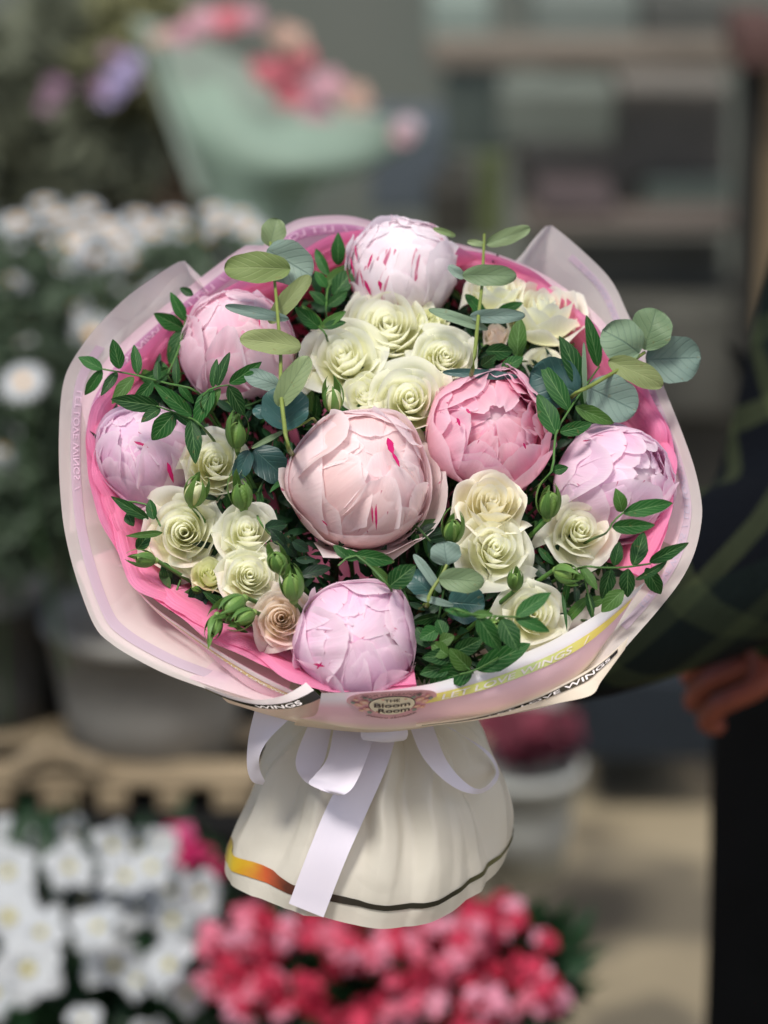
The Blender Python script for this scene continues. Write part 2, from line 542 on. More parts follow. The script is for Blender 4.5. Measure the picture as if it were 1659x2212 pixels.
PN = 0
def peony(x, y, rpx, axis, kind, label, seed, zs=.92, open_=0.0, dz=.55, layers=None, extra=None, roll=0, tilt_w=1.0):
    rg = np.random.default_rng(seed)
    R = rpx * PX * surf(x, y) / S0
    c = q(x, y, surf(x, y) + R * dz)
    Fm = frame(camdir(*axis), roll)
    t = empty('peony', c - camdir(*axis) * R * .9, label, 'peony', 'pink and white peonies in the bouquet')
    mat = M[kind]

    lum = rg.uniform(0, 6.28, 4)

    def add(P, m=mat):
        n_ = np.linalg.norm(P, axis=-1) + 1e-9
        az_ = np.arctan2(P[..., 1], P[..., 0]); po = np.arccos(np.clip(P[..., 2] / n_, -1, 1))
        P = P * (1 + .030 * np.sin(3 * az_ + lum[0]) * np.sin(po) ** 2 + .020 * np.sin(5 * az_ + lum[1] + 2 * po) * np.sin(po) + .018 * np.sin(4 * po + lum[2]))[..., None]
        gmesh('petal', put(P, Fm, c), m, t)
    D = math.radians
    if layers is None:
        layers = [  # n, R, W, tht range, lift, edge, ruffle
            (4, 1.000, 1.00, (58, 82), .015, .008, .014),
            (5, .974, .78, (38, 64), .015, .008, .018),
            (6, .949, .64, (24, 50), .02, .010, .018),
            (6, .925, .54, (10, 38), .02, .010, .020),
            (6, .905, .46, (6, 26), .02, .012, .022),
        ]
    for li, (n, Rr, W, (t0, t1), lift, edge, ruf) in enumerate(layers):
        p0 = rg.uniform(0, 6.28)
        for i in range(n):
            phi = p0 + 2 * math.pi * (i + rg.uniform(-.22, .22)) / n
            tht = D(rg.uniform(t0, t1)); thb = min(D(168), tht + D(rg.uniform(75, 95)) + (D(20) if li == 0 else 0))
            rad = Rr * (1 + rg.uniform(-.006, .006))
            P = shell_petal(rad * R, phi, W * rg.uniform(.62, 1.30), thb, tht, lift + rg.uniform(-.01, .03) + (rg.uniform(.04, .12) if rg.uniform() < .2 else 0), edge + rg.uniform(0, .01), ruf * rg.uniform(.8, 2.0), rg,
                            notch=rg.choice([0, 0, .05, .10]), zs=zs, turn=rg.uniform(-1, 1) * (.06, .14, .22, .28, .30, .3)[li])
            add(P)
    # the crown: smaller rumpled petals standing in the opening
    nin = int(8 + 14 * open_)
    for i in range(nin):
        phi = rg.uniform(0, 6.28); rad = (.875 - .02 * (i % 3)) - open_ * .34 * rg.uniform(.2, 1)
        tht = D(rg.uniform(2, 20 + 14 * open_))
        P = shell_petal(rad * R, phi, rg.uniform(.24, .46), tht + D(70), tht, rg.uniform(.0, .07), rg.uniform(0, .04), .045, rg, 13, 12,
                        notch=rg.choice([0, .1]), zs=zs)
        add(P)
    if open_ < .3:
        for i in range(5):                       # broad caps folded right across the closed crown
            tht = D(rg.uniform(-30, -4))
            P = shell_petal((.892 - .006 * i) * R * 1.01, rg.uniform(0, 6.28), rg.uniform(.50, .74), tht + D(95), tht, .008, .01, .014, rg, notch=rg.choice([0, .06]), zs=zs, round_=.55)
            add(P)
    if extra:
        for (phi, tht, rad, W, lift, ruf) in extra:
            P = shell_petal(rad * R, phi, W, D(165), D(tht), lift, .03, ruf, rg, 15, 13, notch=.06, zs=zs)
            add(P)
    for (x1, y1, x2, y2, wf) in FLECKS.get(seed, []):
        pts = []
        for f in np.linspace(0, 1, 7):
            X_, Y_ = (x1 + (x2 - x1) * f - x) / rpx, (y - (y1 + (y2 - y1) * f)) / rpx
            Z_ = math.sqrt(max(.05, 1 - X_ ** 2 - Y_ ** 2)); v_ = Fm @ (AX * X_ + AU * Y_ + AT * Z_); v_[2] /= zs; pts.append(v_ / np.linalg.norm(v_))
        pts = np.array(pts); tg = np.gradient(pts, axis=0); sd_ = np.cross(pts, tg); sd_ /= np.linalg.norm(sd_, axis=1, keepdims=True)
        wv_ = np.array([.1, .7, 1, .85, .9, .5, .05])[:, None] * wf / rpx / 2
        wob = np.cumsum(rg.uniform(-.12, .12, (7, 1)), 0) * wf / rpx
        P = np.stack([pts + sd_ * (wv_ * k_ + wob) + 0 * pts for k_ in (-1, 0, 1)], 1)
        P = P / np.linalg.norm(P, axis=-1, keepdims=True) * R * 1.052; P[..., 2] *= zs
        gmesh('petal_fleck', put(P, Fm, c), M['magenta'], t)
    # green sepals at the base and a solid heart so that no light leaks through
    a = np.linspace(0, 2 * math.pi, 14, endpoint=False); th = np.linspace(.002, math.pi - .002, 9)
    hr = .875 - .24 * open_
    G = np.stack([np.stack([np.sin(k) * np.cos(a), np.sin(k) * np.sin(a), np.full(14, np.cos(k) * zs - .1 * open_)], -1) for k in th], 0) * R * hr
    mesh('heart', put(G, Fm, c).reshape(-1, 3), gridfaces(9, 14, 0, True), mat, t)
    for i in range(4):
        P = shell_petal(1.03 * R, i * 1.57 + .4, .32, D(172), D(128), 0, .0, .01, rg, 7, 7, zs=zs)
        gmesh('sepal', put(P, Fm, c), M['sepal'], t)
    stem_to_neck(c, c - Fm[2] * R * zs * .95, t, rg, M['stem_dark'], .0028)
    return t


OPEN = [(4, .99, .95, (46, 62), .03, .01, .018), (5, .94, .78, (38, 54), .03, .01, .022), (6, .88, .62, (32, 50), .04, .012, .026),
        (6, .81, .55, (26, 42), .04, .015, .03), (7, .73, .48, (20, 38), .05, .02, .035), (7, .64, .42, (10, 32), .06, .02, .04)]
FLECKS = {14: [(838, 950, 848, 985, 17), (846, 980, 860, 1012, 9), (812, 1088, 811, 1142, 5), (803, 1092, 804, 1128, 3.5), (700, 1120, 712, 1132, 4), (628, 985, 630, 1010, 4)],
          11: [(764, 560, 772, 605, 7), (775, 535, 780, 572, 5), (793, 610, 803, 641, 9), (822, 612, 828, 636, 10), (758, 600, 768, 632, 6), (812, 560, 800, 590, 6), (785, 590, 790, 625, 4), (752, 575, 760, 600, 4)],
          12: [(492, 850, 500, 884, 9), (545, 858, 553, 890, 6), (558, 700, 560, 715, 3)], 13: [(300, 958, 328, 970, 6), (364, 1000, 376, 1042, 10), (352, 940, 362, 948, 4)],
          15: [(983, 905, 992, 922, 7), (1003, 884, 1012, 896, 6), (1152, 1010, 1153, 1026, 4), (1128, 960, 1134, 972, 5)], 16: [(1258, 958, 1275, 956, 4)],
          17: [(680, 1430, 704, 1434, 6), (688, 1440, 698, 1426, 4)]}
M['magenta'] = simple('magenta_fleck', '#c21a66', .5, .3, .2, 60, transl=.2)
# closed bud with broad cupped guard petals
CUP = [(3, 1.00, 1.15, (62, 88), .015, .008, .010), (4, .975, .95, (44, 68), .015, .008, .012), (5, .950, .76, (30, 54), .02, .01, .015),
       (6, .926, .60, (16, 42), .02, .012, .018), (7, .905, .50, (7, 28), .02, .012, .020)]

peony(868, 590, 118, (.05, .75), 'peony_white', 'near-white peony with magenta flecks at the very top of the bouquet', 11, zs=1.12, dz=.5)
peony(512, 748, 124, (-.10, .62), 'peony', 'pink peony behind the upright eucalyptus, upper left of the bouquet', 12, zs=1.10, open_=.15)
peony(318, 985, 112, (-.25, .55), 'peony_lilac', 'pale lilac-pink peony by the left tissue edge under the leafy twig', 13, zs=1.06)
peony(776, 1036, 157, (.42, .38), 'peony_peach', 'largest peach-pink peony in the centre with a loose guard petal', 14, zs=.98, layers=CUP,
      extra=[(-.70, 60, 1.08, .95, .16, .035), (-1.45, 68, 1.07, .75, .14, .035), (-.1, 70, 1.06, .6, .10, .03)])
peony(1060, 930, 138, (.16, .30), 'peony_deep', 'rosy half-open peony showing its ruffled heart, right of the central one', 15, zs=.9, open_=.75, layers=OPEN)
peony(1330, 1045, 128, (.72, .22), 'peony_lilac', 'lilac-pink peony turned sideways against the right tissue edge', 16, zs=1.12, open_=.35)
peony(770, 1385, 137, (.05, .30), 'peony_lilac', 'pale pink peony at the front edge above the round sticker', 17, zs=.92, layers=CUP)

# ------------------------------------------------------------ roses
def sepals(c, Fm, R, rg, t, n=5, L=.9, spread=.6, base=-.95, droop=0.0):
    for i in range(n):
        phi = i * 2 * math.pi / n + rg.uniform(-.2, .2)
        v = np.linspace(0, 1, 8)[:, None]; u = np.linspace(-1, 1, 5)[None, :]
        wv = .20 * np.sin(np.clip(v, 0, 1) * math.pi * .82 + .35) * (1 - v) ** .35
        rr = .12 + spread * np.sin(v * 1.6) + .05 * u ** 2
        z = base + L * v ** 1.2 - droop * v ** 2
        a = phi
        x_ = rr * np.ones_like(u); y_ = u * wv * (1 + .12 * np.sin(v * 20))
        x_ = x_ + 0 * y_
        P = np.stack([x_ * math.cos(a) - y_ * math.sin(a), x_ * math.sin(a) + y_ * math.cos(a), z + 0 * u], -1) * R
        gmesh('sepal', put(P, Fm, c), M['sepal'], t)


ROSES = dict(
    full=[(3, .09, .30, 1.5, .02), (3, .19, .30, 1.35, .03), (3, .30, .28, 1.25, .05), (4, .42, .24, 1.05, .10), (4, .57, .16, 1.0, .22), (5, .73, .02, .88, .42), (5, .88, -.16, .80, .7)],
    half=[(3, .08, .42, 1.5, .02), (3, .18, .40, 1.35, .03), (3, .30, .37, 1.3, .05), (4, .45, .30, 1.05, .14), (4, .63, .14, 1.0, .38), (4, .82, -.08, .92, .70)],
    cup=[(3, .08, .38, 1.5, .0), (3, .18, .40, 1.35, .02), (3, .32, .40, 1.25, .04), (4, .48, .38, 1.1, .08), (4, .66, .32, 1.05, .18), (5, .82, .10, .85, .48)],
    tight=[(3, .07, .52, 1.5, 0), (3, .17, .50, 1.4, .02), (3, .29, .47, 1.3, .04), (4, .44, .38, 1.1, .12), (4, .60, .20, .95, .32)],
)


def rose(x, y, rpx, axis, form, kind, label, seed, dz=.35, sq=.80, dd=0.0, ns=5):
    rg = np.random.default_rng(seed)
    R = rpx * PX * surf(x, y) / S0 * 1.17
    c = q(x, y, surf(x, y) + R * dz + dd)
    Fm = frame(camdir(*axis), rg.uniform(0, 6.28))
    t = empty('spray_rose', c - Fm[2] * R, label, 'rose', 'cream spray roses in the bouquet')
    sc = 1.0
    for (n, rho, h, W, curl) in ROSES[form]:
        n = n + (1 if rho < .45 else 0); curl = curl + .03
        p0 = rg.uniform(0, 6.28)
        for i in range(n):
            phi = p0 + 2 * math.pi * (i + rg.uniform(-.16, .16)) / n
            P = cup_petal(rho * rg.uniform(.93, 1.07), h + rg.uniform(-.05, .05), phi, W * rg.uniform(.88, 1.1), curl * rg.uniform(.6, 1.4), rg, R,
                          ruf=.018 + .045 * rho, swirl=.16 if rho < .6 else .08, point=.05 * (rho > .3))
            P[..., 2] *= sq
            gmesh('petal', put(P, Fm, c), M[kind], t)
    sepals(c, Fm, R, rg, t, ns, L=.55, spread=.62, base=-1.0, droop=.2)
    stem_to_neck(c, c - Fm[2] * R * .95, t, rg, M['stem_dark'], .0018)
    return t


RL = [
 (838, 700, 90, (.0, .38), 'full', 'rose', 'largest wide-open cream rose below the white peony'),
 (740, 768, 80, (-.15, .42), 'half', 'rose', 'cream rose with one petal reaching left, left of the largest rose'),
 (963, 768, 60, (.12, .30), 'full', 'rose', 'small cream rosette between the largest rose and the rosy peony'),
 (885, 862, 84, (.02, .25), 'half', 'rose', 'cream rose with a rolled petal directly above the central peony'),
 (787, 850, 46, (-.2, .5), 'cup', 'rose', 'small cream rose tucked behind, just above the central peony left of the rolled-petal rose'),
 (935, 695, 42, (.3, .6), 'tight', 'rose_green', 'greenish half-open rose behind the largest rose'),
 (1178, 668, 84, (.18, 1.35), 'cup', 'rose', 'tall cupped cream rose seen from the side, upper right'),
 (1068, 625, 58, (-.1, 1.3), 'cup', 'rose', 'cream rose seen from the side behind the upright eucalyptus sprig'),
 (1182, 782, 42, (.1, .8), 'half', 'rose', 'cream rose half hidden below the tall cupped rose'),
 (1072, 722, 36, (0, 1.1), 'tight', 'rose_peach', 'peachy closed rose behind the eucalyptus stem, upper right'),
 (465, 1000, 68, (.10, .30), 'cup', 'rose', 'cream rose to the right of the left-hand lilac peony'),
 (398, 1150, 78, (-.02, .12), 'full', 'rose', 'large open cream rose low on the left side'),
 (535, 1145, 64, (.05, .45), 'half', 'rose', 'cream rose between the large open left rose and the central peony'),
 (540, 1242, 58, (.15, .25), 'full', 'rose', 'cream rose below the smaller pair, next to dark green buds'),
 (453, 1240, 46, (.1, .55), 'tight', 'rose_green', 'half-open greenish rose bud between two cream roses'),
 (608, 1335, 58, (-.02, .1), 'full', 'rose_peach', 'peach-tinted cream rose touching the front peony'),
 (1064, 1085, 72, (.08, .55), 'cup', 'rose_cream', 'yellowish cream rose directly below the rosy peony'),
 (1070, 1185, 74, (.12, .32), 'half', 'rose', 'cream rose with swirled heart below the yellowish one'),
 (1255, 1145, 69, (.1, .25), 'half', 'rose', 'white-cream rose below the sideways lilac peony'),
 (1152, 1328, 70, (.08, .15), 'half', 'rose', 'cream rose with dark leaves lying across it, low right'),
]
for i, a in enumerate(RL):
    rose(*a, seed=100 + i, dd=.012 if a[2] < 50 else 0)

# ------------------------------------------------------------ rose buds
def rosebud(x, y, rpx, axis, label, seed, pale=.0, dd=-.005, open_sep=.35):
    rg = np.random.default_rng(seed)
    R = rpx * PX * surf(x, y) / S0 * .88
    c = q(x, y, surf(x, y) + dd)
    Fm = frame(camdir(*axis), rg.uniform(0, 6.28))
    t = empty('rose_bud', c - Fm[2] * R, label, 'rose bud', 'closed spray rose buds in the bouquet')
    D = math.radians
    for i in range(5):
        P = shell_petal(R * (1.0 - .03 * i), i * 2.4, .95, D(168), D(6 + 2 * i), .02, -.02, .01, rg, 9, 11, zs=1.28)
        P[..., :2] *= .92
        gmesh('petal', put(P, Fm, c), M['rose_green'] if pale > .5 else M['bud_green'], t)
    for i in range(5):
        v = np.linspace(0, 1, 12)[:, None]; u = np.linspace(-1, 1, 5)[None, :]
        th = D(168) - (D(168) - D(12)) * v
        wd = .58 * np.sin(v * math.pi * .80 + .45) * (1 - v) ** .45
        phi = i * 1.2566 + rg.uniform(-.1, .1)
        out = 1.05 + open_sep * rg.uniform(.2, 1.3) * v ** 3 - .04 * np.abs(u)
        a = u * wd
        m = np.stack([np.sin(th) * math.cos(phi), np.sin(th) * math.sin(phi), np.cos(th)], -1)
        e = np.array([-math.sin(phi), math.cos(phi), 0])
        P = (np.cos(a)[..., None] * m + np.sin(a)[..., None] * e) * out[..., None] * R
        P[..., 2] = P[..., 2] * 1.3 + (v * .25 * R)
        P[..., :2] *= .95
        gmesh('sepal', put(P, Fm, c), M['sepal'], t)
    a = np.linspace(0, 2 * math.pi, 10, endpoint=False); th = np.linspace(.05, 3.1, 6)
    G = np.stack([np.stack([np.sin(k) * np.cos(a) * .42, np.sin(k) * np.sin(a) * .42, np.full(10, np.cos(k) * .45 - 1.35)], -1) for k in th], 0) * R
    mesh('calyx', put(G, Fm, c).reshape(-1, 3), gridfaces(6, 10, 0, True), M['bud_green'], t)
    stem_to_neck(c, c - Fm[2] * R * 1.6, t, rg, M['stem'], .0013)
    return t


BL = [
 (512, 940, 27, (.1, 1.6), 'upright green bud above the cream rose by the left lilac peony', 0),
 (422, 1066, 29, (.3, .9), 'pale green bud behind the large open left rose', 1),
 (522, 1072, 28, (-.15, 1.2), 'fat striped green bud above the left rose pair', 0),
 (600, 1215, 25, (-.3, .9), 'dark green bud left of the central peony base', 0),
 (632, 1268, 29, (-.1, 1.4), 'green bud with leafy sepals right above the peach-tinted rose', 0),
 (314, 1208, 21, (-1.4, .2), 'small green bud poking over the left tissue edge', 0),
 (505, 1306, 27, (-1.0, -.6), 'bright green bud hanging over the lower left tissue, upper of the pair', 0),
 (528, 1332, 24, (-.9, -.4), 'green bud just behind the hanging bright green pair', 0),
 (464, 1350, 21, (-.3, -1.5), 'lowest bright green bud pointing down over the tissue edge', 0),
 (719, 866, 25, (-.1, 1.3), 'pale green bud left above the central peony', 1),
 (978, 1148, 26, (.15, 1.1), 'green bud left of the cream rose pair below the rosy peony', 0),
 (1185, 1090, 29, (.1, 1.3), 'plump pale green bud left of the sideways lilac peony', 0),
 (1220, 1237, 25, (.7, -.2), 'round pale green bud below the white-cream rose', 0),
 (1113, 1256, 20, (0, 1.0), 'small shaded green bud above the low right rose', 0),
 (1068, 1360, 26, (.3, .6), 'shaded bud left of the low right rose', 0),
]
for i, (x, y, r, ax, lb, pale) in enumerate(BL):
    rosebud(x, y, r, ax, lb, 300 + i, pale, open_sep=.95)

# ------------------------------------------------------------ leaves
def leafgrid(b, t, width, roll, rg, shape='lance', cup=.25, droop=.10, nu=7, nv=11, fold=.25):
    """leaf from base b to tip t (world), width in metres, roll turns it about its own length"""
    b = np.asarray(b); t = np.asarray(t)
    L = np.linalg.norm(t - b); d = (t - b) / L
    n = AT - d * np.dot(AT, d); n /= np.linalg.norm(n)
    s = np.cross(d, n)
    c_, s_ = math.cos(roll), math.sin(roll)
    n, s = n * c_ + s * s_, s * c_ - n * s_
    v = np.linspace(0, 1, nv)[:, None]; u = np.linspace(-1, 1, nu)[None, :]
    v = (1 - np.cos(np.pi * v)) / 2
    if shape == 'lance':
        o = np.sin(math.pi * np.clip(v, 0, 1) ** .85) ** .72 * (1 - .15 * v)
        o = o * (1 - .02)
    else:
        o = np.sqrt(np.clip(1 - (2 * v - 1) ** 2, 0, 1)) ** .92
        o = np.maximum(o, .03)
    o = np.maximum(o, .02)
    ph = rg.uniform(0, 6.28, 2)
    y = u * o * width / 2 * (1 + .04 * np.sin(v * 14 + ph[0]))
    z = .04 * width * np.sin(u * 3 + ph[1] + v * 5) * (shape != 'lance') + fold * np.abs(y) - droop * L * (2 * v - 1) ** 2 * 1 + .03 * width * np.sin(v * 9 + ph[1]) * u
    z = z - cup * 0
    P = b + d * (v * L)[..., None] + s * y[..., None] + n * z[..., None]
    return P


def leaf_at(parent, P2b, P2t, width, mat, rg, db, dt, shape='lance', roll=None, **kw):
    b = q(P2b[0], P2b[1], db); t = q(P2t[0], P2t[1], dt)
    roll = rg.uniform(-.35, .35) if roll is None else roll
    G = leafgrid(b, t, width * PX * db / S0, roll, rg, shape, **kw)
    gmesh('leaf', G, mat, parent)


ZS = 1100 / 1659.0 * 1659 / 3024.0      # zoom unit -> photo unit


def sprig(k, stem, leaves, label, seed, off=-.03, mat='leaf', stemmat='stem', r=.00085, lw=1.0, group='leafy twigs among the flowers', to_neck=True):
    rg = np.random.default_rng(seed)
    S = [zc(k, p) for p in stem]
    dd = [surf(*p) + off for p in S]
    W = [q(p[0], p[1], d) for p, d in zip(S, dd)]
    t = empty('leafy_twig', W[-1], label, 'foliage', group)
    path = list(W)
    if to_neck:
        path += [W[-1] * .93 + NECK * .07 + AF * .05, W[-1] * .7 + NECK * .3 + AF * .05]
    V, F = tube(path, r * .6, r * 1.2, 6, 24)
    mesh('stem', V, F, M[stemmat], t)
    for (b, e, wd) in leaves:
        B = zc(k, b); E = zc(k, e)
        # depth of the base: nearest point of the stem
        j = min(range(len(S)), key=lambda i: (S[i][0] - B[0]) ** 2 + (S[i][1] - B[1]) ** 2)
        db = dd[j]; Lw = math.dist(B, E) * PX
        dt = db + rg.uniform(-.35, .45) * Lw
        wd *= ZS * lw * rg.uniform(1.15, 1.3)
        leaf_at(t, B, E, wd, M[mat], rg, db, dt, 'lance', droop=rg.uniform(.03, .12))
    return t


sprig('A', [(305, 985), (500, 1020), (690, 1070), (860, 1115)],
      [((305, 985), (163, 912), 70), ((303, 992), (200, 1145), 60), ((410, 985), (368, 808), 75), ((395, 1000), (298, 1140), 55), ((517, 1015), (495, 838), 62),
       ((490, 1030), (360, 1190), 75), ((607, 1055), (485, 1205), 70), ((635, 1050), (632, 935), 45), ((745, 1078), (745, 902), 42), ((760, 1080), (850, 1190), 50)],
      'long leafy twig reaching out over the left wrapping edge', 401, -.035)
sprig('A', [(630, 1205), (740, 1245), (840, 1280), (900, 1330)],
      [((645, 1205), (357, 1165), 90), ((840, 1265), (612, 1072), 80), ((650, 1215), (535, 1297), 60), ((732, 1248), (598, 1410), 110), ((835, 1282), (860, 1545), 95), ((735, 1245), (850, 1330), 50)],
      'leafy twig hanging over the left lilac peony', 402, -.045)
sprig('A', [(1060, 1080), (985, 1090), (930, 1115), (890, 1200)],
      [((1060, 1075), (1252, 945), 75), ((1055, 1085), (1150, 1265), 80), ((985, 1085), (1060, 882), 60), ((960, 1090), (985, 920), 50), ((960, 1100), (850, 1330), 95), ((998, 1100), (915, 1280), 60)],
      'leafy twig lying across the lower part of the upper left peony', 403, -.045)
sprig('A', [(800, 690), (765, 850), (710, 985), (700, 1040)],
      [((800, 700), (710, 528), 65), ((785, 745), (612, 655), 90), ((845, 545), (765, 503), 45), ((785, 740), (700, 960), 90), ((700, 985), (535, 1050), 60)],
      'dark leaves between the upper left peony and the tissue', 404, .0)
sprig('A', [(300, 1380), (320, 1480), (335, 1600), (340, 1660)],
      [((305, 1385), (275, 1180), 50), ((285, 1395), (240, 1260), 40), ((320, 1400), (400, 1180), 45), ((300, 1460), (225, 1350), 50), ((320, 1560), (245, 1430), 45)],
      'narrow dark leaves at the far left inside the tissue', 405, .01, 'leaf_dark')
sprig('B', [(490, 430), (440, 500), (430, 600), (430, 680)],
      [((500, 372), (500, 178), 82), ((420, 475), (615, 360), 72), ((470, 545), (600, 385), 110), ((440, 430), (360, 265), 60), ((430, 600), (330, 520), 60), ((430, 500), (360, 400), 55), ((440, 610), (560, 520), 60)],
      'upright dark twig between the two upper left peonies', 406, .01)
sprig('B', [(300, 640), (395, 745), (430, 790)],
      [((395, 745), (245, 620), 80), ((410, 735), (280, 600), 45), ((405, 738), (550, 702), 50), ((390, 740), (550, 640), 55), ((380, 735), (300, 690), 60)],
      'fresh leaf whorl behind the left one of the upper cream roses', 407, -.01)
sprig('B', [(1590, 700), (1560, 900), (1480, 1000)],
      [((1560, 910), (1580, 680), 110), ((1260, 540), (1400, 700), 60), ((1440, 650), (1600, 590), 60), ((1380, 880), (1540, 880), 90), ((1470, 990), (1600, 910), 80), ((1350, 970), (1440, 900), 70)],
      'dark leaves under the side-on roses of the upper right', 408, .0)
sprig('C', [(920, 970), (820, 1110), (740, 1230), (662, 1370), (645, 1560), (600, 1640)],
      [((915, 970), (845, 665), 85), ((822, 1095), (690, 785), 110), ((740, 1225), (572, 945), 100), ((665, 1370), (555, 1130), 110), ((780, 1210), (1010, 1310), 90), ((690, 1360), (880, 1310), 80), ((640, 1590), (735, 1570), 60)],
      'leafy twig rising between the rosy peony and the right eucalyptus', 409, -.015)
sprig('F', [(1225, 632), (1060, 655), (900, 655), (840, 650)],
      [((1010, 645), (1040, 500), 65), ((1125, 640), (1190, 440), 95), ((1215, 625), (1450, 510), 75), ((1145, 730), (1335, 620), 45), ((1200, 665), (1290, 820), 85), ((1090, 665), (1085, 835), 95), ((990, 665), (935, 845), 85), ((1060, 790), (930, 920), 90)],
      'leafy twig reaching out over the right wrapping edge', 410, -.03)
sprig('F', [(1065, 328), (1000, 385), (960, 450)],
      [((1060, 330), (1020, 188), 75), ((1070, 328), (1365, 268), 85), ((995, 415), (1248, 405), 85)],
      'three dark leaves lying on the sideways lilac peony', 411, -.045)
sprig('F', [(560, 960), (425, 950), (300, 945), (165, 935), (60, 900)],
      [((425, 945), (632, 800), 90), ((425, 955), (630, 1035), 75), ((340, 960), (440, 1150), 110), ((200, 950), (335, 1150), 110), ((165, 935), (290, 930), 50), ((165, 938), (0, 905), 45)],
      'leafy twig lying across the low right cream rose', 412, -.04)
sprig('F', [(820, 650), (850, 800), (880, 960)],
      [((810, 650), (910, 790), 60), ((850, 800), (880, 960), 50), ((560, 540), (650, 640), 40), ((700, 800), (730, 1030), 22), ((850, 830), (700, 1000), 60), ((840, 880), (960, 830), 60)],
      'drooping narrow leaves right of the low right rose', 413, .0)
sprig('F', [(90, 1290), (190, 1262), (330, 1180)],
      [((190, 1262), (512, 1108), 120), ((160, 1270), (0, 1315), 120), ((150, 1260), (30, 1140), 100), ((60, 1160), (230, 1080), 100), ((20, 1180), (-80, 1100), 90)],
      'broad dark leaves inside the front right paper edge', 414, -.01)
sprig('E', [(500, 645), (590, 580), (690, 650), (810, 780)],
      [((595, 582), (842, 622), 85), ((560, 600), (470, 520), 50), ((700, 650), (820, 760), 60), ((800, 770), (960, 640), 120), ((620, 600), (500, 560), 60)],
      'olive twig just below the central peony', 415, -.01)
sprig('E', [(1140, 1150), (1200, 1200), (1300, 1280)],
      [((1190, 1180), (1000, 1190), 90), ((1180, 1230), (985, 1290), 90), ((1090, 1020), (985, 1080), 90), ((1230, 1230), (1080, 1340), 110), ((1100, 1100), (1190, 1060), 70), ((1130, 1060), (1090, 960), 80), ((1050, 1120), (960, 1010), 90)],
      'cluster of small leaves right of the front peony', 416, -.005)
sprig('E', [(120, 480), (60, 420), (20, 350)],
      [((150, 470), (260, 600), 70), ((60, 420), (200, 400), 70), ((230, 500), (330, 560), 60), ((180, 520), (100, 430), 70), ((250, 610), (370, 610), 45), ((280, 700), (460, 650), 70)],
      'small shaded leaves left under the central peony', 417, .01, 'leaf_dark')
sprig('D', [(500, 560), (430, 440), (300, 420)],
      [((430, 520), (205, 385), 60), ((460, 520), (435, 400), 60), ((360, 700), (440, 600), 70), ((520, 780), (560, 880), 60), ((300, 480), (340, 560), 60), ((520, 600), (300, 620), 40)],
      'dark leaves below the left lilac peony', 418, .0)
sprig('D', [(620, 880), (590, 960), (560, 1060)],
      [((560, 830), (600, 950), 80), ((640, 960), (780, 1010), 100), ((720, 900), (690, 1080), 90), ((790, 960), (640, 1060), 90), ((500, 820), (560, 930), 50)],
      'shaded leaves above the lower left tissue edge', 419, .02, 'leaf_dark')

EUC = dict(b='euc_blue', g='euc_green', o='euc_olive', d='euc_dark')


def eucalyptus(k, stem, leaves, label, seed, off=-.03, r=.0013):
    rg = np.random.default_rng(seed)
    S = [zc(k, p) for p in stem]
    dd = [surf(*p) + off for p in S]
    W = [q(p[0], p[1], d) for p, d in zip(S, dd)]
    t = empty('eucalyptus_branch', W[-1], label, 'eucalyptus', 'eucalyptus branches in the bouquet')
    V, F = tube(W + [W[-1] * .95 + NECK * .05 + AF * .06, W[-1] * .7 + NECK * .3 + AF * .06], r * .6, r * 1.2, 8, 34)
    mesh('stem', V, F, M['stem_olive'], t)
    for n, (b, e, wd, m) in enumerate(leaves):
        B = zc(k, b); E = zc(k, e)
        mid = ((B[0] + E[0]) / 2, (B[1] + E[1]) / 2)
        j = min(range(len(S)), key=lambda i: (S[i][0] - mid[0]) ** 2 + (S[i][1] - mid[1]) ** 2)
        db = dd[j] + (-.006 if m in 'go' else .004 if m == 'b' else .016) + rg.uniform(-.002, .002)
        dt = db + rg.uniform(-.2, .15) * math.dist(B, E) * PX
        leaf_at(t, B, E, wd * ZS * 1.0, M[EUC[m]], rg, db, dt, 'round', nu=11, nv=15, fold=rg.uniform(.08, .28), droop=rg.uniform(.03, .12), roll=rg.uniform(-.15, .15))
    return t


eucalyptus('A', [(1300, 200), (1330, 470), (1350, 700), (1365, 900), (1365, 1100), (1385, 1300), (1410, 1450)],
           [((1298, 255), (1345, 90), 150, 'g'), ((1280, 275), (1545, 430), 260, 'b'), ((1422, 385), (1028, 380), 188, 'o'), ((1295, 708), (1540, 425), 115, 'o'),
            ((1412, 690), (1033, 612), 72, 'b'), ((1492, 850), (1128, 800), 150, 'o'), ((1358, 1085), (1148, 1010), 115, 'b'), ((1345, 1205), (1530, 912), 150, 'g'),
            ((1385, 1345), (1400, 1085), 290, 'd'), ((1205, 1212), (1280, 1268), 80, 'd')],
           'tall eucalyptus branch standing in front of the upper left peony', 501, -.045)
eucalyptus('A', [(1195, 1452), (1350, 1375), (1500, 1310), (1560, 1280)],
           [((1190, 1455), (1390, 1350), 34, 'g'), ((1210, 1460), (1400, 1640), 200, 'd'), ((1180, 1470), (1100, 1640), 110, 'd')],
           'short eucalyptus side branch by the left rim of the central peony', 502, -.01, .001)
eucalyptus('B', [(1368, 185), (1362, 330), (1355, 480), (1330, 700), (1300, 980)],
           [((1378, 245), (1640, 148), 95, 'g'), ((1370, 245), (1265, 228), 40, 'g'), ((1240, 425), (1562, 432), 130, 'g'), ((1250, 445), (1155, 372), 62, 'b'),
            ((1388, 745), (1035, 625), 68, 'b'), ((1278, 672), (1607, 668), 90, 'b'), ((1200, 195), (1066, 150), 40, 'g'), ((1120, 1000), (1570, 1030), 60, 'd')],
           'slim eucalyptus branch beside the white peony at the top', 503, -.03)
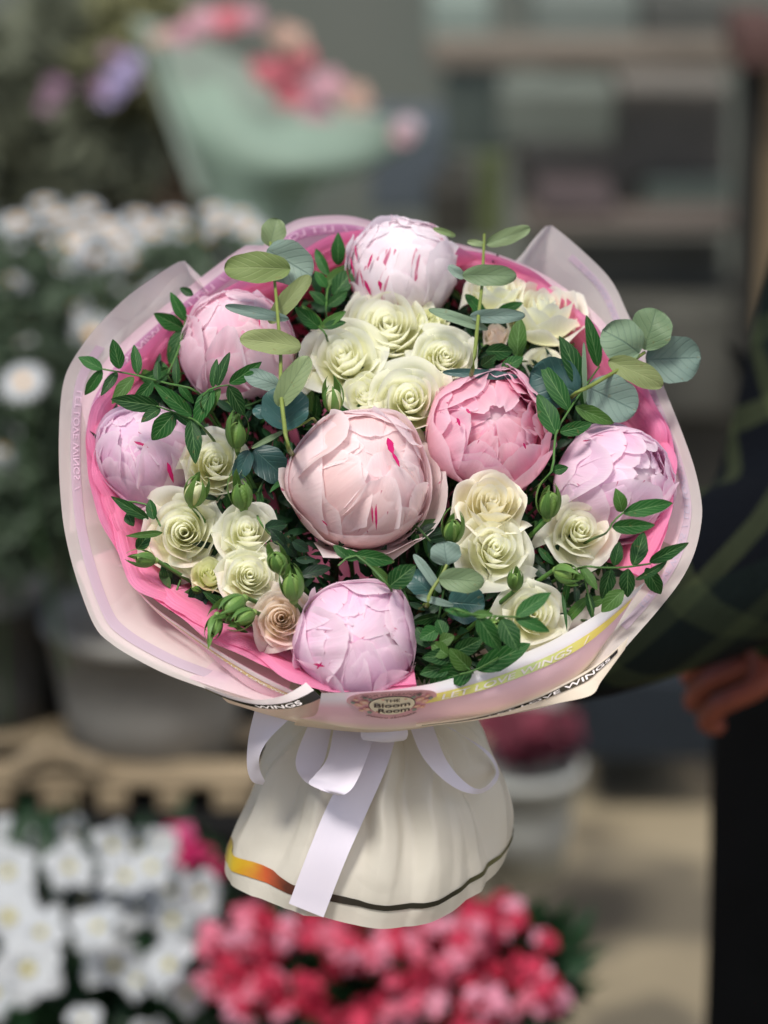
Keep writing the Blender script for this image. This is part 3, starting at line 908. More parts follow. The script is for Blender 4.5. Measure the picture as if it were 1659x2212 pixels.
eucalyptus('C', [(1190, 885), (1090, 955), (980, 1020), (860, 1090), (780, 1130)],
           [((1165, 890), (945, 750), 265, 'b'), ((1188, 868), (1262, 625), 255, 'g'), ((1200, 930), (1527, 920), 285, 'b'), ((978, 930), (1302, 1080), 150, 'o'),
            ((848, 1092), (1142, 1232), 275, 'b'), ((835, 1192), (828, 828), 30, 'b'), ((800, 1130), (515, 1000), 300, 'd')],
           'round-leaved blue-green eucalyptus branch jutting out on the right', 504, -.03, .0015)
eucalyptus('E', [(1145, 640), (1110, 710), (1045, 810), (1030, 880)],
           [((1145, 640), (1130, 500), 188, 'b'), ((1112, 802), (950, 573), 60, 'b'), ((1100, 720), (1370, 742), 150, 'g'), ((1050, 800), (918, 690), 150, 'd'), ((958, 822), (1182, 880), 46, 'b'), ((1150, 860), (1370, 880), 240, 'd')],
           'small eucalyptus branch between central peony and front roses', 505, -.01, .0014)

# filler foliage deep between the flowers
SPOTS = [(868, 590, 'white top peony'), (512, 748, 'upper left peony'), (318, 985, 'far left peony'), (776, 1036, 'central peony'), (1060, 930, 'rosy open peony'), (1330, 1045, 'sideways peony'), (770, 1385, 'front peony'),
         (838, 700, 'largest cream rose'), (740, 768, 'cream rose left of the largest'), (963, 768, 'small cream rosette'), (885, 862, 'rolled-petal rose'), (1178, 668, 'tall cupped rose'), (1068, 625, 'rose behind the eucalyptus stem'),
         (465, 1000, 'rose beside the far left peony'), (398, 1150, 'large open left rose'), (535, 1145, 'rose between large left rose and central peony'), (540, 1242, 'lowest of the left cream roses'), (608, 1335, 'peach-tinted rose'),
         (1064, 1085, 'yellowish rose'), (1070, 1185, 'rose under the yellowish one'), (1255, 1145, 'white-cream right rose'), (1152, 1328, 'low right rose'), (1408, 760, 'jutting eucalyptus leaves'), (600, 620, 'olive eucalyptus leaves'), (1000, 1240, 'small eucalyptus branch')]
rg = np.random.default_rng(77)
GF = 'shaded filler twigs deep between the flowers'
k = 0
while k < 92:
    x = rg.uniform(230, 1410); y = rg.uniform(540, 1440)
    r2 = ((x - 820) / 560.0) ** 2 + ((y - 1000) / 455.0) ** 2
    if r2 > (.93 if y < 1250 else .86): continue
    if 560 < y < 700 and x < 700: continue
    k += 1
    off = rg.uniform(.022, .06)
    d = surf(x, y) + off
    a = math.atan2(y - 1000, x - 820) + rg.uniform(-1.2, 1.2)
    L = rg.uniform(70, 120)
    p1 = (x, y); p0 = (x + L * math.cos(a), y + L * math.sin(a))
    if ((p0[0] - 820) / 590.0) ** 2 + ((p0[1] - 1000) / 480.0) ** 2 > 1: continue
    P1 = q(*p1, d + .02); P0 = q(*p0, surf(*p0) + off * .7)
    nx, ny, nm = min(SPOTS, key=lambda s_: (s_[0] - p0[0]) ** 2 + (s_[1] - p0[1]) ** 2)
    dx_, dy_ = p0[0] - nx, p0[1] - ny
    side = ('above' if dy_ < 0 else 'below') if abs(dy_) > abs(dx_) else ('to the left of' if dx_ < 0 else 'to the right of')
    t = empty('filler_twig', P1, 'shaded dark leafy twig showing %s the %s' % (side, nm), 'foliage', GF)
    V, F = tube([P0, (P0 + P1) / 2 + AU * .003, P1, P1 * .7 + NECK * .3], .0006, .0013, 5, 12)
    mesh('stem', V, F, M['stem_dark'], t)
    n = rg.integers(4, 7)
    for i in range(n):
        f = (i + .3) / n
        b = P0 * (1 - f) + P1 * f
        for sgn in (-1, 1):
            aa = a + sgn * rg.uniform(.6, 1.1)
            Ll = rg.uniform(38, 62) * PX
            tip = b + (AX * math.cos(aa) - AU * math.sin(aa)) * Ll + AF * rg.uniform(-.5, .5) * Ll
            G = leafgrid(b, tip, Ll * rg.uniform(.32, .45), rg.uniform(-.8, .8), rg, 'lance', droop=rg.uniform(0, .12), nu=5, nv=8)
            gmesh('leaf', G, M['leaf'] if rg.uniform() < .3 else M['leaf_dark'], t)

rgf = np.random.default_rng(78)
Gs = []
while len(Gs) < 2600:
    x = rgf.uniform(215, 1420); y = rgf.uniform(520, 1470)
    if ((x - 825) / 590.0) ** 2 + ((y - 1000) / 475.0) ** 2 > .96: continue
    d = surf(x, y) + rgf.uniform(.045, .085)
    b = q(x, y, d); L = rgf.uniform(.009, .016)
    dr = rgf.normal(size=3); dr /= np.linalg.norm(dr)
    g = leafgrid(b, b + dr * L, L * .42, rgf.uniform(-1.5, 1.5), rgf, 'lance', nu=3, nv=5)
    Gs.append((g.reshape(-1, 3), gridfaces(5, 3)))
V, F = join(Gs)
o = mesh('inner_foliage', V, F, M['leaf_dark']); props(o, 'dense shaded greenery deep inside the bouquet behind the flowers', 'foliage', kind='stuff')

# ------------------------------------------------------------ wrapping
CEN = lambda d: q(820, 1010, d)


def rimc(pts, dd=0.0):
    return np.array([q(p[0], p[1], D0(p[1]) + dd + (p[2] if len(p) > 2 else 0)) for p in pts])


def bowl(pts, dd=0.0, nu=120, nv=22, f1=.16, d1=.035, f2=.45, d2=.10, flare=0.0, wav=0.0, seed=0, freq=9):
    rim = cr(rimc(pts, dd), nu)
    rg = np.random.default_rng(seed)
    c1 = q(820, 1010, 1.9 + dd + d1); c2 = q(815, 1150, 1.9 + dd + d2 + .02)
    t = np.linspace(0, 1, nu)
    if wav:
        w_ = sum(np.sin(t * freq * k * 6.28 + rg.uniform(0, 6)) / k for k in (1, 2.3, 3.7)) * wav
        rim = rim + AT * (w_ * .5)[:, None] + (rim - c1) * (w_ * 1.2)[:, None]
    m1 = rim * (1 - f1) + c1 * f1 + AF * d1
    m2 = rim * (1 - f2) + c2 * f2 + AF * d2 * .8
    ang = np.linspace(0, 6.28, nu)
    nk = NECK + (rim - rim.mean(0)) * .10
    return loft([rim, m1, m2, nk], nu, nv)


wrap = empty('wrapping_paper', q(815, 1560, 1.93), 'layered opal wrapping paper with printed stripes around the flowers and flared out below', 'wrapping paper')
tis = empty('tissue_paper', q(815, 1540, 1.93), 'hot pink crumpled tissue paper lining the wrapping just around the flowers', 'tissue paper')

L_rim = [(640, 1548, .02), (520, 1512, .01), (380, 1465), (300, 1427), (240, 1390), (203, 1350), (165, 1250), (140, 1150), (130, 1060), (127, 970), (130, 880), (140, 815), (165, 765), (210, 705), (270, 645), (330, 600), (385, 566), (402, 566), (410, 592), (460, 640, .02)]
GL = bowl(L_rim, 0.0, seed=1, f1=.18)
gmesh('paper_sheet', GL, M['paper'], wrap)
N_rim = [(x + 8, y - 7, .004) for x, y in [(600, 1535), (520, 1512), (380, 1465), (300, 1427), (240, 1390), (203, 1350), (172, 1270), (158, 1222)]] + [(230, 1215, .02), (300, 1240, .03)]
GN = bowl(N_rim, 0.0, nu=80, nv=16, seed=4, f1=.17)
gmesh('paper_sheet', GN, M['paper_pink'], wrap)
M_rim = [(150, 1150, .02), (152, 1010, .015), (158, 930, .012), (180, 850, .01), (240, 765, .01), (320, 690, .01), (420, 610, .01), (500, 550, .01), (540, 527, .01), (560, 535, .01), (590, 510, .01), (620, 485, .01), (660, 470, .01), (740, 465, .01), (800, 477, .01), (860, 500, .01), (960, 520, .01), (1060, 545, .01), (1140, 575, .01), (1210, 615, .01), (1290, 680, .01), (1380, 790, .01), (1440, 900, .01), (1475, 1000, .01), (1480, 1100, .01), (1460, 1180, .01)]
GM = bowl(M_rim, 0.0, seed=2, f1=.12, d1=.02)
gmesh('paper_sheet', GM, M['paper_pink'], wrap)
R_rim = [(1060, 600, .03), (1118, 560, .02), (1150, 520, .015), (1180, 488, .012), (1196, 490, .012), (1262, 545, .01), (1322, 608, .01), (1362, 690, .01), (1410, 775), (1440, 850), (1472, 930), (1500, 1010), (1515, 1080), (1515, 1130), (1500, 1195), (1470, 1255), (1420, 1320), (1350, 1400), (1290, 1470, .01), (1200, 1520, .02), (1080, 1548, .03)]
GR = bowl(R_rim, 0.0, seed=3, f1=.16)
gmesh('paper_sheet', GR, M['paper'], wrap)

T_rim = [(1398, 1254), (1425, 1195), (1448, 1110), (1462, 1010), (1440, 930), (1400, 850), (1340, 770), (1270, 690), (1205, 628), (1150, 590), (1080, 560), (1000, 534), (920, 510), (840, 492), (760, 502), (690, 525), (610, 560), (540, 592), (450, 640), (370, 695), (300, 762), (240, 820), (203, 870), (187, 930), (190, 1000), (205, 1075), (228, 1140), (262, 1225), (300, 1272), (370, 1320), (450, 1374), (570, 1440), (680, 1490), (760, 1498), (900, 1484)]
for k_, (sh, dd, wv) in enumerate([(0, .000, .006), (9, -.001, .010), (20, .004, .012), (34, .010, .014)]):
    pts = []
    for p in T_rim:
        dx, dy = 820 - p[0], 1010 - p[1]; n = math.hypot(dx, dy)
        s_ = sh * (1 if p[1] < 1250 and p[0] < 820 else .8)
        pts.append((p[0] + dx / n * s_, p[1] + dy / n * s_))
    G = bowl(pts, dd, 260, 24, f1=.05 + .015 * k_, d1=.016, f2=.30, d2=.085, wav=wv, seed=20 + k_, freq=7)
    gmesh('tissue_sheet', G, M['tissue'], tis)


def text_geo(s, size=1.0, bold=0.0, shear=0.0, space=1.0):
    cu = bpy.data.curves.new('t', 'FONT'); cu.body = s; cu.size = size; cu.offset = bold; cu.shear = shear
    cu.space_character = space; cu.resolution_u = 4; cu.align_x = 'LEFT'
    o = bpy.data.objects.new('t', cu); COL.objects.link(o)
    dg = bpy.context.evaluated_depsgraph_get()
    me = bpy.data.meshes.new_from_object(o.evaluated_get(dg))
    n = len(me.vertices); co = np.empty(n * 3); me.vertices.foreach_get('co', co)
    F = [tuple(p.vertices) for p in me.polygons]
    bpy.data.objects.remove(o); bpy.data.curves.remove(cu); bpy.data.meshes.remove(me)
    return co.reshape(-1, 3)[:, :2], F


def strip_on(G, u0, u1, v0, v1, off, mat, parent, name='foil_stripe', text=None, inkmat=None, mirror=False, trange=None, side=1, nu=90, flip=False, bold=.02, name2='lettering', tv=(.18, .82)):
    u = np.linspace(u0, u1, nu)
    if callable(v0): A0 = np.array([v0(t) for t in u]); A1 = np.array([v1(t) for t in u])
    else: A0 = np.full(nu, v0); A1 = np.full(nu, v1)
    P0, n0 = gsample(G, u, A0); P1, n1 = gsample(G, u, A1); Pm, nm = gsample(G, u, (A0 + A1) / 2)
    S = np.stack([P0 + n0 * off * side, Pm + nm * off * side, P1 + n1 * off * side], 0)
    gmesh(name, S, mat, parent)
    if text:
        (tu0, tu1) = trange or (u0, u1)
        XY, F = text_geo(text, 1.0, bold)
        x = (XY[:, 0] - XY[:, 0].min()) / (XY[:, 0].max() - XY[:, 0].min()); yy = XY[:, 1] / .72
        if mirror: x = 1 - x
        uu = tu0 + (tu1 - tu0) * x
        if flip: yy = 1 - yy
        yy = 1 - yy                                  # v grows away from the rim: top of the letters at v0
        vv = tv[0] + (tv[1] - tv[0]) * yy
        va = np.interp(uu, u, A0); vb = np.interp(uu, u, A1)
        P, n = gsample(G, uu, va + (vb - va) * vv)
        mesh(name2, P + n * (off + .0004) * side, F, inkmat, parent, smooth=False)


def side_of(G):
    P, n = gsample(G, np.array([.5]), np.array([.1]))
    return 1 if np.dot(n[0], CAM - P[0]) > 0 else -1


sL, sM, sR = side_of(GL), side_of(GM), side_of(GR)
strip_on(GL, .10, .74, .06, .115, .0006, M['foil_lilac'], wrap, text='LET LOVE WINGS  /', inkmat=M['ink_mauve'], mirror=True, trange=(.50, .66), side=sL, bold=0)
strip_on(GM, .02, .62, .14, .25, .0006, M['foil_mauve'], wrap, text='LET LOVE WINGS  /  LET LOVE WINGS  /  LET LOVE WINGS  /  LET LOVE WINGS', inkmat=M['ink_mauve'], mirror=True, trange=(.04, .60), side=sM, bold=0)
strip_on(GR, .16, .80, .06, .115, .0006, M['foil_lilac'], wrap, text='LET LOVE WINGS  /  LET LOVE WINGS  /  LET LOVE WINGS  /  LET LOVE WINGS  /', inkmat=M['ink_grey'], mirror=True, trange=(.18, .76), side=sR, bold=0)


# front sheet: turned up over the flowers' front edge, its outer face towards the camera
def fr(pts, dd):
    return np.array([q(x, y, D0(min(y, 1500)) + dd) for x, y in pts])


A0c = fr([(694, 1497), (790, 1494), (876, 1486), (960, 1470), (1075, 1432), (1178, 1391), (1255, 1348), (1324, 1306), (1395, 1256)], -.010)
A1c = fr([(690, 1520), (790, 1520), (876, 1514), (960, 1500), (1070, 1470), (1172, 1430), (1246, 1392), (1312, 1344), (1375, 1283)], -.004)
A2c = fr([(680, 1545), (790, 1548), (876, 1544), (960, 1530), (1068, 1505), (1160, 1472), (1232, 1436), (1292, 1385), (1348, 1325)], .004)
A3c = fr([(640, 1552), (780, 1573), (876, 1572), (960, 1558), (1068, 1540), (1160, 1505), (1226, 1474), (1272, 1435), (1318, 1378)], .014)
A4c = np.array([NECK + np.array([x, -.02, .0]) for x in np.linspace(-.03, .05, 9)])
GA = loft([A0c, A1c, A2c, A3c], 110, 16)
def ramp_mat():
    N = NT('front_paper')
    uv, u, v = uvparts(N)
    c = N.ramp(v, [(0, rgb('#f3f0ee')), (.20, rgb('#f0edf3')), (.30, rgb('#f2e6ec')), (.45, rgb('#f3cbd8')), (.85, rgb('#f0cdd6')), (1, rgb('#f1dfcf'))])
    n1 = N.noise(9, N.n('TexCoord').outputs['Object'], 2)
    return N.surface(c, .4, .4, N.bump(n1, .15, .01), transl=.25)
gmesh('paper_sheet', GA, ramp_mat(), wrap)
GA2 = loft([A3c, fr([(640, 1566), (780, 1580), (876, 1574), (960, 1560), (1060, 1542), (1150, 1510), (1220, 1478), (1268, 1440), (1315, 1380)], .045), A4c], 60, 8)
gmesh('paper_sheet', GA2, M['paper_cream'], wrap)
sA = 1 if (lambda P, n: np.dot(n[0], CAM - P[0]))(*gsample(GA, np.array([.5]), np.array([.5]))) > 0 else -1
strip_on(GA, .30, .97, .26, .44, .0006, M['foil_gold'], wrap, text='LET LOVE WINGS   /', inkmat=M['ink_pale'], trange=(.345, .80), side=sA, bold=.012)
# outer lower sheet with the dark stripe
B0c = fr([(900, 1565), (1000, 1553), (1069, 1538), (1130, 1517), (1180, 1496), (1262, 1452), (1310, 1420), (1358, 1376)], -.005)
B1c = fr([(900, 1570), (1000, 1560), (1080, 1547), (1140, 1533), (1200, 1520), (1276, 1502), (1300, 1470), (1350, 1402)], -.002)
B2c = np.array([NECK + np.array([x, .0, .0]) for x in np.linspace(.02, .07, 8)])
GB = loft([B0c, B1c], 80, 10)
gmesh('paper_sheet', GB, M['paper_cream'], wrap)
gmesh('paper_sheet', loft([B1c, B2c], 40, 6), M['paper_cream'], wrap)
sB = 1 if (lambda P, n: np.dot(n[0], CAM - P[0]))(*gsample(GB, np.array([.7]), np.array([.5]))) > 0 else -1
strip_on(GB, .02, .93, .10, .40, .0006, M['foil_dark'], wrap, text='LET LOVE WINGS', inkmat=M['ink_pale'], trange=(.30, .88), side=sB, bold=.01)
# left front sheet with the tan stripe
C0c = fr([(285, 1262), (335, 1312), (400, 1358), (470, 1404), (560, 1456), (632, 1491), (668, 1503)], -.004)
C1c = fr([(290, 1272), (342, 1326), (412, 1382), (482, 1440), (540, 1485), (600, 1512), (650, 1520)], .008)
GC = loft([C0c, C1c], 70, 8)
gmesh('paper_sheet', GC, M['paper_rose'], wrap)
sC = 1 if (lambda P, n: np.dot(n[0], CAM - P[0]))(*gsample(GC, np.array([.5]), np.array([.5]))) > 0 else -1
strip_on(GC, .12, 1, .28, .46, .0005, M['foil_tan'], wrap, side=sC, text='LOVE WINGS / LET LOVE WINGS', inkmat=M['ink_pale'], trange=(.3, .98))
strip_on(GC, .0, 1, .0, .25, .0005, M['paper_white'], wrap, side=sC, name='paper_edge')
# corner flap
D0c = fr([(440, 1482), (500, 1503), (555, 1512), (610, 1503), (642, 1487), (661, 1474)], -.008)
D1c = fr([(445, 1488), (500, 1512), (560, 1528), (620, 1530), (665, 1520), (695, 1508)], -.006)
GD = loft([D0c, D1c], 50, 8)
gmesh('paper_flap', GD, M['paper_white'], wrap)
sD = 1 if (lambda P, n: np.dot(n[0], CAM - P[0]))(*gsample(GD, np.array([.5]), np.array([.5]))) > 0 else -1
strip_on(GD, .0, 1, .52, 1.0, .0006, M['foil_dark'], wrap, text='WINGS', inkmat=M['ink_pale'], trange=(.45, .84), side=sD)
# cream paper between the flap and the neck
E0c = fr([(470, 1496), (540, 1522), (620, 1526), (700, 1508), (780, 1512)], .004)
E1c = fr([(500, 1520), (570, 1540), (650, 1562), (730, 1576), (800, 1580)], .03)
E2c = np.array([NECK + np.array([x, .0, .0]) for x in np.linspace(-.07, .0, 5)])
gmesh('paper_sheet', loft([E0c, E1c, E2c], 40, 12), M['paper_cream'], wrap)

# ------------------------------------------------------------ round sticker (part of the wrapping)
SXc = q(847, 1522, D0(1500) - .004)
Pst, nst = gsample(GA, np.array([.32]), np.array([.45]))
sx = (AX * 1.0 + AU * .06 + AF * .01); sx /= np.linalg.norm(sx)
sy = AU * .0172 * 1.0 + AT * .030                 # lies on paper that turns away below
sy = sy / np.linalg.norm(sy)
SRX = 98 * PX * .955; SRY = 33 * PX / .50 * .955
def stk(x, y, h=0.0):
    """sticker plane coordinates (-1..1) -> world; bowed with the paper"""
    nrm = np.cross(sx, sy)
    if np.dot(nrm, AT) < 0: nrm = -nrm
    x = np.asarray(x, float); y = np.asarray(y, float)
    return SXc + sx * (x * SRX)[..., None] + sy * (y * SRY)[..., None] + nrm * (h + .0 - .004 * x ** 2)[..., None] + AT * .004


def disc(rx, ry, h, mat, name, cx=0, cy=0, n=48, k=1.0, par=None):
    a = np.linspace(0, 2 * math.pi, n, endpoint=False)
    X, Y, F = [cx], [cy], []
    for j, r in enumerate((.35, .7, 1.0)):
        X += list(cx + rx * r * np.cos(a)); Y += list(cy + ry * r * np.sin(a))
    V = stk(X, Y, h)
    for i in range(n):
        i2 = (i + 1) % n
        F.append((0, 1 + i, 1 + i2))
        for j in range(2):
            F.append((1 + j * n + i, 1 + (j + 1) * n + i, 1 + (j + 1) * n + i2, 1 + j * n + i2))
    return mesh(name, V, F, mat, par or wrap)


stick = disc(1, 1, .0, M['sticker_pink'], 'round_sticker', n=64)
def onst(o):
    o.parent = stick
    return o
def sd(*a, **k):
    o = disc(*a, **k)
    w_ = o.matrix_world.copy()
    o.parent = stick            # the sticker sits at its parent's origin, so the sub-part shares its coordinates
    return o
sd(.52, .66, .0003, M['ink_brown'], 'oval_rim')
sd(.505, .635, .0005, M['sticker_cream'], 'oval_panel')
rgs = np.random.default_rng(5)
for sgn in (-1, 1):
    for (cx, cy, r) in [(.62, .18, .17), (.74, -.05, .15), (.56, -.28, .13), (.80, .28, .1), (.68, -.42, .1)]:
        sd(r * .62, r * .95, .0006, M['flower_print'], 'printed_flower', cx=sgn * cx, cy=cy, n=9)
        sd(r * .36, r * .55, .0008, M['flower_print2'], 'printed_flower', cx=sgn * (cx - .02), cy=cy + .03, n=7)
    for (cx, cy) in [(.48, .42), (.50, -.5), (.86, .02), (.60, .5)]:
        sd(.06, .10, .0005, M['leaf_print'], 'printed_leaf', cx=sgn * cx, cy=cy, n=6)
for cx, cy in ((-.2, .47), (.30, .40), (-.34, -.42)):
    sd(.035, .05, .0007, M['flower_print'], 'printed_heart', cx=cx, cy=cy, n=6)


def line_on(s, cx, cy, wid, hgt, bold, mat, serif=True):
    XY, F = text_geo(s, 1.0, bold)
    x = (XY[:, 0] - XY[:, 0].min()) / (XY[:, 0].max() - XY[:, 0].min()) - .5; y = XY[:, 1] / .72
    o = mesh('lettering', stk(cx + x * wid, cy + y * hgt, .0009), F, mat, wrap, smooth=False)
    o.parent = stick


line_on('THE', -.0, .31, .34, .20, .014, M['ink_brown'])
line_on('Bloom', 0, -.07, .80, .29, .016, M['ink_brown'])
line_on('Room', .04, -.46, .70, .29, .016, M['ink_brown'])


def arc_text(s, r, a0, a1, size, mat, inner=False):
    XY, F = text_geo(s, 1.0, .01)
    x = (XY[:, 0] - XY[:, 0].min()) / (XY[:, 0].max() - XY[:, 0].min())
    a = a0 + (a1 - a0) * x
    rr = r + (XY[:, 1] / .72) * size * (-1 if inner else 1)
    o = mesh('lettering', stk(rr * np.cos(a), rr * np.sin(a), .0008), F, mat, wrap, smooth=False)
    o.parent = stick


arc_text('FĂCUT CU DRAGOSTE', .78, RAD(142), RAD(38), .13, M['ink_mid'])
arc_text('pentru zâmbete', .90, RAD(232), RAD(308), .14, M['ink_mid'], True)

# ------------------------------------------------------------ paper skirt below the tie
RINGS = [(1455, 834, 75, 0), (1520, 832, 140, .1), (1567, 828, 204, .2), (1625, 813, 244, .3), (1690, 816, 268, .5), (1760, 806, 292, .7), (1815, 794, 302, .85), (1858, 782, 298, 1.0)]
nu_, nv_ = 300, 56
ctrl = cr(np.array([(a, b, c, d) for a, b, c, d in RINGS], float), nv_)
SK = np.empty((nv_, nu_, 3))
ang = np.linspace(0, 2 * math.pi, nu_)          # 0 = right, pi/2 = towards camera
rgk = np.random.default_rng(12)
FAC = rgk.uniform(-1, 1, (6, 17)); FAC[:, -1] = FAC[:, 0]
CREASE = [(1.10, .10, .16, .9, .25), (1.32, -.06, -.13, 1.0, .18), (1.50, .05, .16, .8, .22), (1.72, -.10, -.12, .9, .2), (1.95, .16, .13, 1.1, .25), (2.25, .22, -.13, .8, .25), (2.55, .20, .10, .9, .2), (.80, -.16, -.12, 1.0, .25),
          (.50, -.2, .12, .8, .2), (2.85, .2, -.08, .8, .2), (1.62, .35, .07, 1.6, .12), (1.0, -.38, .07, 1.6, .12), (3.6, .2, .1, .9, .3), (4.3, 0, -.1, .9, .3), (5.0, 0, .1, .9, .3), (5.7, 0, -.1, .9, .3)]
for j in range(nv_):
    yc, xc, wd, f = ctrl[j]
    t = j / (nv_ - 1)
    dep = 1.935 + .022 * (yc - 1480) / 400.0
    c = q(xc, yc, dep)
    Rm = wd * PX * dep / S0
    pl = np.zeros(nu_)
    for (a0, dr, am, reach, wdt) in CREASE:
        a_ = a0 + dr * t
        tri = np.clip(1 - np.abs(ang - a_) / (wdt * (.35 + .65 * t)), 0, 1)
        pl += am * 1.35 * tri * max(0.0, 1 - t / (reach * 1.15)) ** .7
    y6 = t * 5; j6 = min(int(y6), 4); fy = y6 - j6
    row = FAC[j6] * (1 - fy) + FAC[j6 + 1] * fy
    fac = np.interp(ang + .25 * math.sin(t * 3), np.linspace(0, 2 * math.pi + .3, 17), row)
    rad = Rm * (1 + pl + .030 * fac * min(1, t * 3) + .02 * t * np.sin(ang * 2 + .6) + .012 * t * np.sin(ang * 5 + 1.2))
    SK[j] = c + AX * (rad * np.cos(ang))[:, None] + np.array([0, -1.0, 0]) * (rad * np.sin(ang) * .92)[:, None] \
        + np.array([0, 0, 1.0]) * (.005 * t * np.sin(ang * 3 + 1) - .006 * t * np.cos(ang - 1.9))[:, None]
SK[:, -1] = SK[:, 0]
gmesh('paper_skirt', SK, M['skirt'], wrap)
sS = 1 if (lambda P, n: np.dot(n[0], CAM - P[0]))(*gsample(SK, np.array([.25]), np.array([.5]))) > 0 else -1
strip_on(SK, .0, .5, lambda u: .895 - .045 * max(0, (u - .25) / .25), lambda u: .918 + .016 * max(0, (u - .25) / .25), .0007, M['foil_hem'], wrap, side=sS, nu=120)
strip_on(SK, .5, 1, .905, .925, .0007, M['foil_dark'], wrap, side=sS, nu=100)

# ------------------------------------------------------------ ribbon
def gz(x, y):
    return (438.9 + x * .4299, 1481 + y * .4299)


rib = empty('satin_ribbon', q(840, 1580, 1.84), 'pale lilac satin ribbon tied in a bow with one long forked tail over the skirt', 'ribbon')


def band(A, B, name='ribbon_loop', nu=40, thick=None):
    Ac = np.array([q(*gz(x, y), d) for x, y, d in A]); Bc = np.array([q(*gz(x, y), d) for x, y, d in B])
    G = loft([Ac, Bc], nu, 5)
    mid = G.mean(0)
    return gmesh(name, G, M['ribbon'], rib)


_sk = SK[:, 5:110].reshape(-1, 3) - CAM
_skd = _sk @ AF; _skx = 829.5 + (_sk @ AX) / _skd * S0 / W0 * 1659; _sky = 1106 - (_sk @ AU) / _skd * S0 / W0 * 1659


def skd(x, y):
    k = np.argsort((_skx - x) ** 2 + (_sky - y) ** 2)[:6]
    return float(_skd[k].min())


def sk3(x, y, o=.006):
    X, Y = gz(x, y)
    return (x, y, skd(X, Y) - o)


band([sk3(860, 200), sk3(760, 380), sk3(640, 570), sk3(530, 830), sk3(430, 1095)], [sk3(985, 200), sk3(925, 400), sk3(830, 620), sk3(715, 880), sk3(604, 1165)], 'ribbon_tail')
band([sk3(530, 190, .01), sk3(465, 370, .014), sk3(500, 470, .018), sk3(600, 530, .022), sk3(680, 550, .026)], [sk3(650, 190, .008), sk3(610, 370, .010), sk3(560, 470, .014), sk3(620, 525, .020), sk3(680, 548, .026)])
band([sk3(660, 190, .016), sk3(625, 360, .024), sk3(560, 450, .030), sk3(530, 490, .030), sk3(590, 525, .028)], [sk3(880, 190, .016), sk3(815, 380, .026), sk3(760, 500, .032), sk3(715, 545, .032), sk3(680, 552, .028)])
band([sk3(1030, 190, .01), sk3(1110, 370, .016), sk3(1250, 505, .020), sk3(1380, 545, .020), sk3(1465, 495, .016), sk3(1484, 420, .012), sk3(1420, 320, .010), sk3(1210, 200, .006)],
     [sk3(1150, 190, .01), sk3(1220, 370, .018), sk3(1310, 480, .024), sk3(1385, 520, .024), sk3(1448, 480, .022), sk3(1470, 418, .018), sk3(1405, 328, .012), sk3(1260, 220, .008)])
band([(262, 110, 1.86), (228, 260, 1.87), (220, 400, 1.875), (245, 480, 1.88), (300, 500, 1.88)], [(430, 170, 1.85), (330, 270, 1.855), (285, 350, 1.86), (285, 420, 1.87), (310, 480, 1.875)])
V_, F_ = tube([q(790, 1580, 1.868), q(830, 1584, 1.862), q(870, 1580, 1.868)], .005, .005, 10, 10)
mesh('knot', V_, F_, M['ribbon'], rib)

# ------------------------------------------------------------ background: materials
def flat(name, c, n=.25, s=8, rough=.7, **kw):
    return simple(name, c, rough, .3, n, s, **kw)


def ground_mat():
    N = NT('paving')
    tc = N.n('TexCoord').outputs['Object']
    n1 = N.noise(2.1, tc, 4, .55); n2 = N.noise(60, tc, 4)
    st = N.noise(5.5, N.mapping(tc, (1, .8, 1), (2.3, 1.1, 0)), 2, .5, .4)  # dappled shadow painted into the paving colour as dark noise patches
    c = N.ramp(n1, [(.3, rgb('#7a705c')), (.7, rgb('#938870'))])
    c = N.mix(N.math('MULTIPLY', n2, .3), c, rgb('#7a715d'))
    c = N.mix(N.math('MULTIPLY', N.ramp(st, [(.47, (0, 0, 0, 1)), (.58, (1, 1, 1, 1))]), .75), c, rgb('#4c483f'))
    return N.surface(c, .85, .3, N.bump(n2, .3, .003))


wood = flat('pale_wood', '#857760', .25, 14)
black = flat('black_plastic', '#08090a', .2, 10, .7)
charcoal = flat('charcoal_plastic', '#1d242b', .2, 10, .6)
greyp = flat('grey_zinc', '#8a8882', .25, 9, .5)
sage = simple('daisy_leaf', '#4c5c48', .6, .3, .35, 40, transl=.15)
green = simple('plant_leaf', '#1c3a1f', .45, .4, .4, 40, transl=.15)
yellow_c = flat('daisy_centre', '#d9a23c', .2, 60)
whitep = simple('white_petal', '#c0c4c6', .6, .2, .04, 20, transl=.3)
def azalea_mat(name, a, b, c_):
    N = NT(name)
    r = N.n('ObjectInfo').outputs['Random']
    return N.surface(N.ramp(r, [(0, rgb(a)), (.5, rgb(b)), (1, rgb(c_))]), .55, .3, transl=.3)
redp = azalea_mat('red_azalea_petal', '#a81636', '#d2405f', '#ecaac0')
pinkp = azalea_mat('magenta_azalea_petal', '#b01a55', '#cf2f70', '#dd6a9c')
darkred = azalea_mat('wine_petal', '#57202e', '#6b2a3a', '#8a3c4e')

# ground and walls
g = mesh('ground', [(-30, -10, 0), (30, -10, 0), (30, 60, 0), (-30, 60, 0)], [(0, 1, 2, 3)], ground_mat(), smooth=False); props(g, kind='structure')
YW = 6.4
wallm = NT('shop_wall_paint')
_tc = wallm.n('TexCoord').outputs['Object']
_n = wallm.noise(1.3, _tc, 3)
wm = wallm.surface(wallm.ramp(_n, [(.35, rgb('#5a625c')), (.65, rgb('#696d66'))]), .8, .3)
o = boxobj('shop_wall', -6, 6, YW, YW + .2, -.02, 3.2, wm)
props(o, 'grey-green shop wall at the back behind the shelves', 'wall')


def wx(x, d): return q(x, 1106, d)[0]
def wz(y, d): return q(0, y, d)[2]


